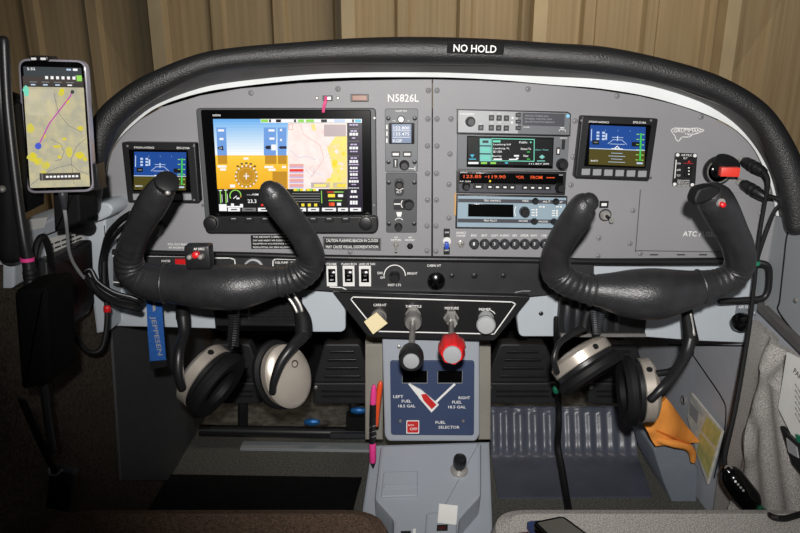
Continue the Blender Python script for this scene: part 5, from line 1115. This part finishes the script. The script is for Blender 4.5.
# seats
def seat(x0, x1, m, label, rf):
    pl = rounded([(x0, .18), (x1, .18), (x1, .683), (x0, .683)], rf, 8); t = thing('seat', ((x0 + x1) / 2, .43, .02), label, 'seat', 'front seats')
    mb = MB(); mb.prism(pl, (0, 0, .243), XY_U, .12, m, .022); mb.build('cushion', t)
    mb = MB(); ring = inset(pl, .004); mb.tube([(x, y, .222, .0032) for x, y in ring + ring[:1]], m, 8, 1); mb.build('piping', t)
    mb = MB(); mb.box(((x0 + x1) / 2, .42, .07), (x1 - x0 - .05, .46, .14), 'black_matte', None, .01); mb.build('base', t)
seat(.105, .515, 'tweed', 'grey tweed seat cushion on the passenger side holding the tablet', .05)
seat(-.43, -.008, 'tweed_shaded', 'tweed seat cushion on the pilot side, coloured dark for its shade', .06)
mb = MB(); q = [PZ(u, v, .262) for u, v in ((532, 522), (563, 515.5), (640, 572), (603, 590))]; mb.prism(rounded([(p.x, p.y) for p in q], .006), (0, 0, .2625), XY_U, .010, 'black_gloss', .0015); q2 = [(p.x, p.y) for p in q]; mb.prism(inset(rounded(q2, .006), .004) , (0, 0, .2629), XY_U, .0006, 'tablet_glass')
tag(mb.build('tablet'), 'dark-screened tablet lying at the front of the passenger seat', 'tablet')
mb = MB(); q = [PZ(u, v, .252) for u, v in ((526, 521), (540, 519.5), (600, 575), (560, 580))]; mb.prism(rounded([(p.x, p.y) for p in q], .004), (0, 0, .2522), XY_U, .008, 'blue_case', .002); q = [PZ(u, v, .249) for u, v in ((512, 532), (528, 530), (560, 570), (530, 580))]; mb.prism([(p.x, p.y) for p in q], (0, 0, .2475), XY_U, .004, 'dark_red', .001); tag(mb.build('document_wallet'), 'blue and dark red wallet under the tablet on the passenger seat', 'wallet')
# seat belt buckle on the pilot side
t = thing('seat_belt', P(60, 500, .60), 'black seat belt with a metal buckle hanging by the left wall', 'seat belt')
mb = MB(); mb.ptube([(22, 400, .56, 6, 1.5), (44, 450, .58, 6, 1.5), (54, 470, .60, 6, 1.5)], 'black_matte', 10, 4, up=(.3, 1, 0)); mb.build('strap', t)
mb = MB(); mb.box(P(62, 488, .60), (.026, .012, .05), 'black_plastic', Matrix.Rotation(R(14), 3, 'Y'), .003); mb.ptube([(49, 468, .592, 1), (50, 474, .59, 1), (56, 475, .59, 1), (62, 470, .592, 1)], 'steel', 8, 4); mb.build('buckle', t)

# ============================================================ PASSENGER SIDE WALL ITEMS
Xp = WXR - .058
t = thing('paper_sheet', PX(800, 450, Xp), 'white printed sheet tucked into the fabric pocket at the right edge', 'paper')
mb = MB(); mb.prism(wr([(787, 352), (880, 400), (880, 520), (800, 452), (778, 408)], Xp), (Xp, 0, 0), YZ_R, .002, 'paper')
def xtext(s, u, v, h, rot, X): 
    k = (PX(u, v - 1, X) - PX(u, v + 1, X)).length / 2; mb.text(s, PX(u, v, X), YZ_R, h * k, 'ink_black', None, 'C', rot)
xtext('PAPERS', 801, 378, 6.0, R(-12), Xp - .0004); 
for i in range(6): xtext('MAX RPM CRUISE CLIMB', 802, 396 + i * 6, 2.0, R(-26), Xp - .0004)
mb.build('sheet', t)
mb = MB(); mb.prism(wr([(780, 426), (800, 446), (840, 470), (840, 500), (804, 478), (792, 464)], Xp - .004), (Xp - .004, 0, 0), YZ_R, .006, 'black_plastic', .001); mb.prism(wr([(786, 438), (796, 447), (798, 458), (788, 452)], Xp - .0055), (Xp - .0055, 0, 0), YZ_R, .002, 'ink_grey'); mb.prism(wr([(795, 434), (830, 452), (830, 458), (797, 442)], Xp - .0055), (Xp - .0055, 0, 0), YZ_R, .003, 'green_led', .0005)
tag(mb.build('kneeboard'), 'black clipboard edge with a green strip in the fabric pocket', 'clipboard')

# headset plugs and their cables
def plug(label, tip, tail, cable, band=None):
    t = thing('headset_plug', P(*tip[:3]), label, 'plug', 'headset plugs')
    mb = MB(); mb.ptube([tip[:3] + (3.4,), ((tip[0] * .75 + tail[0] * .25), (tip[1] * .75 + tail[1] * .25), tip[2] * .75 + tail[2] * .25, 3.4)], 'chrome', 14, 1); mb.build('ferrule', t)
    mb = MB(); L = lambda s, r: (tip[0] + (tail[0] - tip[0]) * s, tip[1] + (tail[1] - tip[1]) * s, tip[2] + (tail[2] - tip[2]) * s, r); mb.ptube([L(.14, 4.2), L(.2, 5.2), L(.5, 5.6), L(.8, 5.2), L(1, 4)], 'black_plastic', 16, 4)
    for s in (.42, .6): mb.ptube([L(s, 5.9), L(s + .06, 5.9)], 'black_rubber', 14, 1)
    mb.build('sleeve', t)
    mb = MB(); mb.ptube(cable, 'black_rubber', 10, 6); mb.build('cable', t)
    if band: mb = MB(); mb.ptube(band, 'green_led', 10, 1, caps='flat'); tag(mb.build('cable_band', t), 'green band')
plug('upper black headset plug in the panel edge, its cable running down to the control box', (741, 159.5, YP - .004), (764, 172, YP - .035), [(763, 171, YP - .035, 3.4), (768, 182, .875, 2.4), (764.5, 205, .875, 1.9), (760, 232, .87, 1.9), (756.5, 262, .86, 1.9), (751, 315, .85, 2), (744, 360, .84, 2.2), (735, 410, .82, 2.4), (725, 455, .805, 2.5), (726, 468, .80, 2.6)], [(756.6, 261, .86, 3.4), (756.2, 265, .86, 3.4)])
plug('lower black headset plug in the panel edge, just under the other plug', (739, 181.5, YP - .004), (765, 197, YP - .035), [(764, 196, YP - .035, 3.2), (776, 198, .88, 2), (781, 203, .875, 2), (774, 212, .875, 2), (766, 232, .875, 2.2), (758, 256, .865, 2.2), (756, 268, .86, 2.2)])
t = thing('headset_control_box', P(742, 505, .79), 'black headset control box on a cable beside the passenger seat', 'control box')
mb = MB(); mb.ptube([(727, 470, .798, 6), (731, 475, .796, 10.5), (740, 488, .79, 12), (751, 502, .785, 11.5), (756, 508, .782, 7)], 'black_gloss', 20, 5); mb.build('case', t)
mb = MB()
for i in range(4): mb.ball(P(735.5 + i * 2.6, 481.5 + i * 3, .7735 - i * .001), .0018, 'ink_grey' if i else 'ink_white', 8)
mb.ptube([(725, 468, .785, 1), (728, 465.5, .784, 1), (732, 468, .783, 1)], 'steel', 6, 3); mb.build('indicator_lights', t)
mb = MB(); mb.tube([tuple(P(755, 506, .78)) + (.005,), tuple(P(763, 511, .735)) + (.004,), tuple(PZ(772, 516.5, .249)) + (.0036,), tuple(PZ(784, 518.5, .248)) + (.0036,), tuple(PZ(798, 515, .248)) + (.0036,), tuple(PZ(830, 505, .252)) + (.0036,)], 'black_rubber', 10, 5); mb.ptube([(761, 509.5, .745, 4.2), (764, 512, .73, 4.2)], 'green_led', 10, 1); mb.build('cable', t)
mb = MB(); mb.ptube([(556, 318, .904, 2.4), (556, 340, .912, 2.4), (557, 372, .99, 2.4), (559, 400, 1.06, 2.6), (559, 425, 1.06, 3), (558, 445, 1.07, 3.2), (562, 470, 1.04, 3.6), (567, 500, .985, 3.6), (569, 512, .94, 3.6)], 'black_rubber', 10, 6); mb.ptube([(556, 388, 1.035, 3.4), (556.3, 391, 1.037, 3.4)], 'green_led', 8, 1)
tag(mb.build('headset_cable'), 'black cable hanging from the passenger yoke over the blue mat', 'cable')

# ============================================================ PILOT SIDE ITEMS
YPH = .715
t = thing('smartphone', P(60, 193, YPH), 'smartphone with an aviation map and magenta line, mounted at the left', 'phone')
q = [(17, 58), (85.5, 60), (94, 192), (26, 194)]
mb = MB(); mb.ppoly(q, YPH, .008, 'case_clear', r=.011, ch=.002, n=6); mb.build('case', t)
mb = MB(); S = [(19.6, 60.5), (84, 62.2), (92.2, 189.5), (28.5, 191.3)]; mb.ppoly(S, YPH - .0006, .002, 'black_gloss', r=.009, ch=.0004, n=6)
def F(a, b): 
    tp = (S[0][0] + (S[1][0] - S[0][0]) * a, S[0][1] + (S[1][1] - S[0][1]) * a); bt = (S[3][0] + (S[2][0] - S[3][0]) * a, S[3][1] + (S[2][1] - S[3][1]) * a); return (tp[0] + (bt[0] - tp[0]) * b, tp[1] + (bt[1] - tp[1]) * b)
Y0 = YPH - .0009
def fq(a0, b0, a1, b1, m, l=1): mb.flat([F(a0, b0), F(a1, b0), F(a1, b1), F(a0, b1)], Y0 - .0002 * l, m)
fq(.03, .2, .97, .975, 'e_chart'); fq(.05, .045, .95, .2, 'e_slate'); fq(.03, .165, .97, .2, 'e_bar'); fq(.03, .12, .97, .17, 'e_bar', 2)
mb.text('5:32', P(*F(.17, .062), Y0 - .0006), XZ, .0026, 'e_white', .0085); fq(.82, .052, .89, .070, 'e_white', 3); fq(.72, .055, .79, .068, 'e_text', 3)
for k in range(6): fq(.38 + k * .085, .115, .425 + k * .085, .138, 'e_white', 3)
fq(.87, .105, .95, .15, 'e_lime', 3); fq(.84, .105, .885, .15, 'e_grey', 2)
for k in range(4): fq(.13 + k * .19, .158, .25 + k * .19, .166, 'e_grey', 3); fq(.15 + k * .19, .178, .22 + k * .19, .188, 'e_white' if k == 3 else 'e_text', 3)
fq(.05, .215, .5, .42, 'e_charthaze'); fq(.1, .24, .34, .33, 'e_charthaze', 1)
rnd = random.Random(3)
def blob(a, b, ra, rb, m, l=2):
    mb.flat([F(a + ra * (.7 + .5 * rnd.random()) * math.cos(x), b + rb * (.7 + .5 * rnd.random()) * math.sin(x)) for x in [i * math.tau / 11 for i in range(11)]], Y0 - .0002 * l, m)
for a, b, ra, rb in ((.10, .74, .08, .035), (.18, .77, .07, .03), (.30, .80, .07, .03), (.26, .86, .05, .02), (.68, .70, .06, .04), (.84, .73, .07, .03), (.92, .76, .04, .02), (.52, .74, .03, .015), (.10, .52, .06, .04), (.62, .24, .05, .03), (.88, .52, .05, .02), (.30, .58, .04, .02), (.5, .66, .08, .012), (.62, .60, .03, .012), (.7, .31, .03, .02)): blob(a, b, ra, rb, 'e_chartyellow')
for pth in ([(.05, .95), (.3, .86), (.5, .82), (.7, .80), (.8, .85), (.95, .88)], [(.4, .60), (.55, .64), (.6, .7), (.55, .76), (.45, .77)], [(.95, .6), (.8, .66), (.7, .76), (.72, .95)], [(.5, .25), (.55, .4), (.7, .5), (.9, .55)]): mb.fline([F(a, b) for a, b in pth], .5, Y0 - .0005, 'e_grey')
mb.fline([F(.20, .655), F(.40, .48), F(.75, .27), F(.78, .24)], 1.3, Y0 - .0007, 'e_magenta'); c = F(.20, .655); mb.fdisc(c[0], c[1], 3.3, Y0 - .0009, 'e_bluedot', 16); c = F(.79, .235); mb.fdisc(c[0], c[1], 2, Y0 - .0009, 'e_slate', 12)
blob(.07, .235, .05, .045, 'e_mint', 3)
fq(.19, .865, .83, .92, 'e_bar', 3); fq(.22, .87, .24, .915, 'e_grey', 4)
for k in range(9): fq(.29 + k * .058, .885, .33 + k * .058, .900, 'e_white', 4)
mb.build('screen', t, fix=False)
t2 = thing('phone_mount', P(66, 236, .76), 'black clamp mount holding the smartphone', 'mount')
mb = MB(); mb.ppoly([(10, 100), (26, 98), (34, 188), (20, 196)], YPH + .004, .02, 'black_plastic', ch=.002); mb.ppoly([(30, 100), (86, 100), (90, 180), (36, 182)], YPH + .012, .015, 'black_matte', r=.006, ch=.002); mb.build('cradle', t2)
mb = MB(); mb.prect(29.5, 55.5, 47.5, 61, YPH - .004, .022, 'black_plastic', r=.002, ch=.001)
for u in (33.5, 43): mb.prect(u - 2.6, 57.6, u + 2.6, 60, YPH - .0046, .001, 'ink_white', r=.0008)
mb.build('top_clamp', t2)
mb = MB(); mb.ppoly([(92, 164), (96.5, 164), (98.5, 190), (94, 191)], YPH - .002, .02, 'black_plastic', ch=.001); mb.build('side_clamp', t2)
mb = MB(); mb.ppoly([(52, 186), (79, 186), (81, 222), (54, 233)], YPH + .03, .04, 'black_matte', r=.004, ch=.003); mb.ptube([(66, 215, .77, 9), (66, 222, .80, 9), (80, 225, .84, 9), (88, 228, .875, 8)], 'black_matte', 14, 4); mb.build('arm', t2)
t = thing('charging_cable', P(100, 300, .85), 'grey charging cable dropping from the bottom of the smartphone', 'cable')
mb = MB(); mb.ptube([(62, 192.5, YPH + .006, 4), (63, 196, YPH + .006, 4.4), (64.5, 208, YPH + .008, 2.6)], 'connector', 12, 3); mb.build('plug', t)
mb = MB(); mb.ptube([(64, 206, YPH + .008, 1.9), (66, 220, .73, 1.7), (67.5, 235, .75, 1.6), (69, 250, .77, 1.6), (73, 262, .79, 1.6), (80, 273, .81, 1.6), (88, 283, .83, 1.6)], 'ink_grey', 10, 6); mb.build('cord', t)
# bundled cords
t = thing('cable_bundle', P(112, 312, .85), 'loose bundle of looped black cords with grey stripes left of the pilot yoke', 'cable')
for i, (du, dv, st) in enumerate(((0, 0, 0), (3, 4, 1), (-4, 5, 0), (1, 8, 1), (6, 1, 1), (5, 10, 0))):
    mb = MB(); pth = [(78 + du * .3, 276 + dv * .4, .84 - i * .003, 2.6), (84 + du, 269 + dv, .835 - i * .003, 2.6), (94 + du * .6, 281 + dv, .83 - i * .003, 2.8), (108 + du, 292 + dv * 1.0, .825 - i * .003, 2.8), (126 + du, 297 + dv, .825 - i * .003, 3), (137 + du * .5, 301 + dv * .8, .828 - i * .002, 3.2)]
    mb.ptube(pth, 'black_rubber', 8, 6); mb.build('cord', t)
    if st: mb = MB(); mb.ptube([(u, v - 1, Y - .003, .55) for u, v, Y, r in pth], 'ink_grey', 6, 6); mb.build('stripe', t)
mb = MB(); mb.ptube([(34, 262, .70, 3), (37, 244, .71, 3.4), (43, 237, .72, 3.6), (48, 246, .73, 3.4), (52, 268, .75, 3), (58, 296, .77, 2.6), (70, 328, .79, 2.4), (86, 350, .80, 2.4), (100, 350, .81, 2.4), (106, 332, .82, 2.6), (107, 306, .83, 2.6), (104, 280, .84, 2.6), (104, 262, .85, 2.6)], 'black_rubber', 10, 6)
mb.ptube([(107, 307.5, .829, 3.6), (107.2, 311, .829, 3.6)], 'red_plastic', 10, 1); tag(mb.build('looped_cable'), 'black cable hanging in a loop below the phone with a red band', 'cable')
t = thing('hanging_hose', P(50, 480, .62), 'black hanging cord sleeve at the far left with a red tie', 'cord sleeve')
mb = MB(); mb.ptube([(4, 40, .66, 5), (7, 100, .655, 5), (12, 150, .65, 5), (18, 200, .645, 5), (24, 240, .64, 5), (29, 266, .64, 6), (32, 300, .635, 6.2), (36, 330, .63, 5), (44, 390, .625, 4), (52, 450, .62, 4)], 'black_plastic', 14, 6); mb.build('sleeve', t)
for v, u in ((272, 30), (276, 30.5)): mb = MB(); mb.ptube([(u, v, .639, 7), (u + .3, v + 2, .639, 7)], 'black_rubber', 14, 1); mb.build('ring', t)
mb = MB(); mb.ptube([(27, 257.5, .64, 6.6), (27.5, 261, .64, 6.6)], 'pink', 14, 1, caps='flat'); tag(mb.build('tie', t), 'pinkish red tie')
t = thing('fuel_gauge_box', P(68, 340, .84), 'black side gauge box below the sill at the left', 'gauge box')
X = WXL + .03; mb = MB(); mb.prism(wl([(47, 262), (92, 240), (94, 300), (90, 312), (58, 338), (50, 330)], X), (X, 0, 0), YZ_L, .03, 'black_plastic', .003); mb.build('housing', t)
mb = MB(); mb.prism(wl([(54, 266), (86, 250), (88, 300), (60, 322)], X + .0006), (X + .0006, 0, 0), YZ_L, .001, 'gauge_dark', .0003); mb.build('dial', t)
mb = MB(); mb.ppoly([(12, 290), (48, 286), (52, 384), (20, 392)], .60, .05, 'pouch_black', r=.008, ch=.006); tag(mb.build('pouch'), 'black soft pouch hanging on the left wall behind the cord sleeve', 'pouch')
t = thing('lanyard', P(158, 369, .85), 'blue lanyard reading JEPPESEN hanging below the pilot yoke', 'lanyard')
mb = MB(); Y = .845; mb.ppoly([(146, 292), (161, 293), (163.5, 330), (166, 361), (150, 362.5), (147.5, 330)], Y, .0016, 'blue_tag')
ang = math.atan2(-(361 - 300), (4)) ; mb.ptext('JEPPESEN', 156, 336, 6.2, Y - .0004, 'ink_grey', 42, rot=R(-86)); mb.flat([(152, 296), (155, 296), (155.6, 310), (153, 312)], Y - .0004, 'ink_grey'); mb.build('strap', t)
mb = MB(); mb.ppoly([(149.5, 362), (166.5, 360.5), (167, 366.5), (150.5, 370)], Y - .003, .008, 'black_plastic', ch=.001); mb.build('end_clip', t)
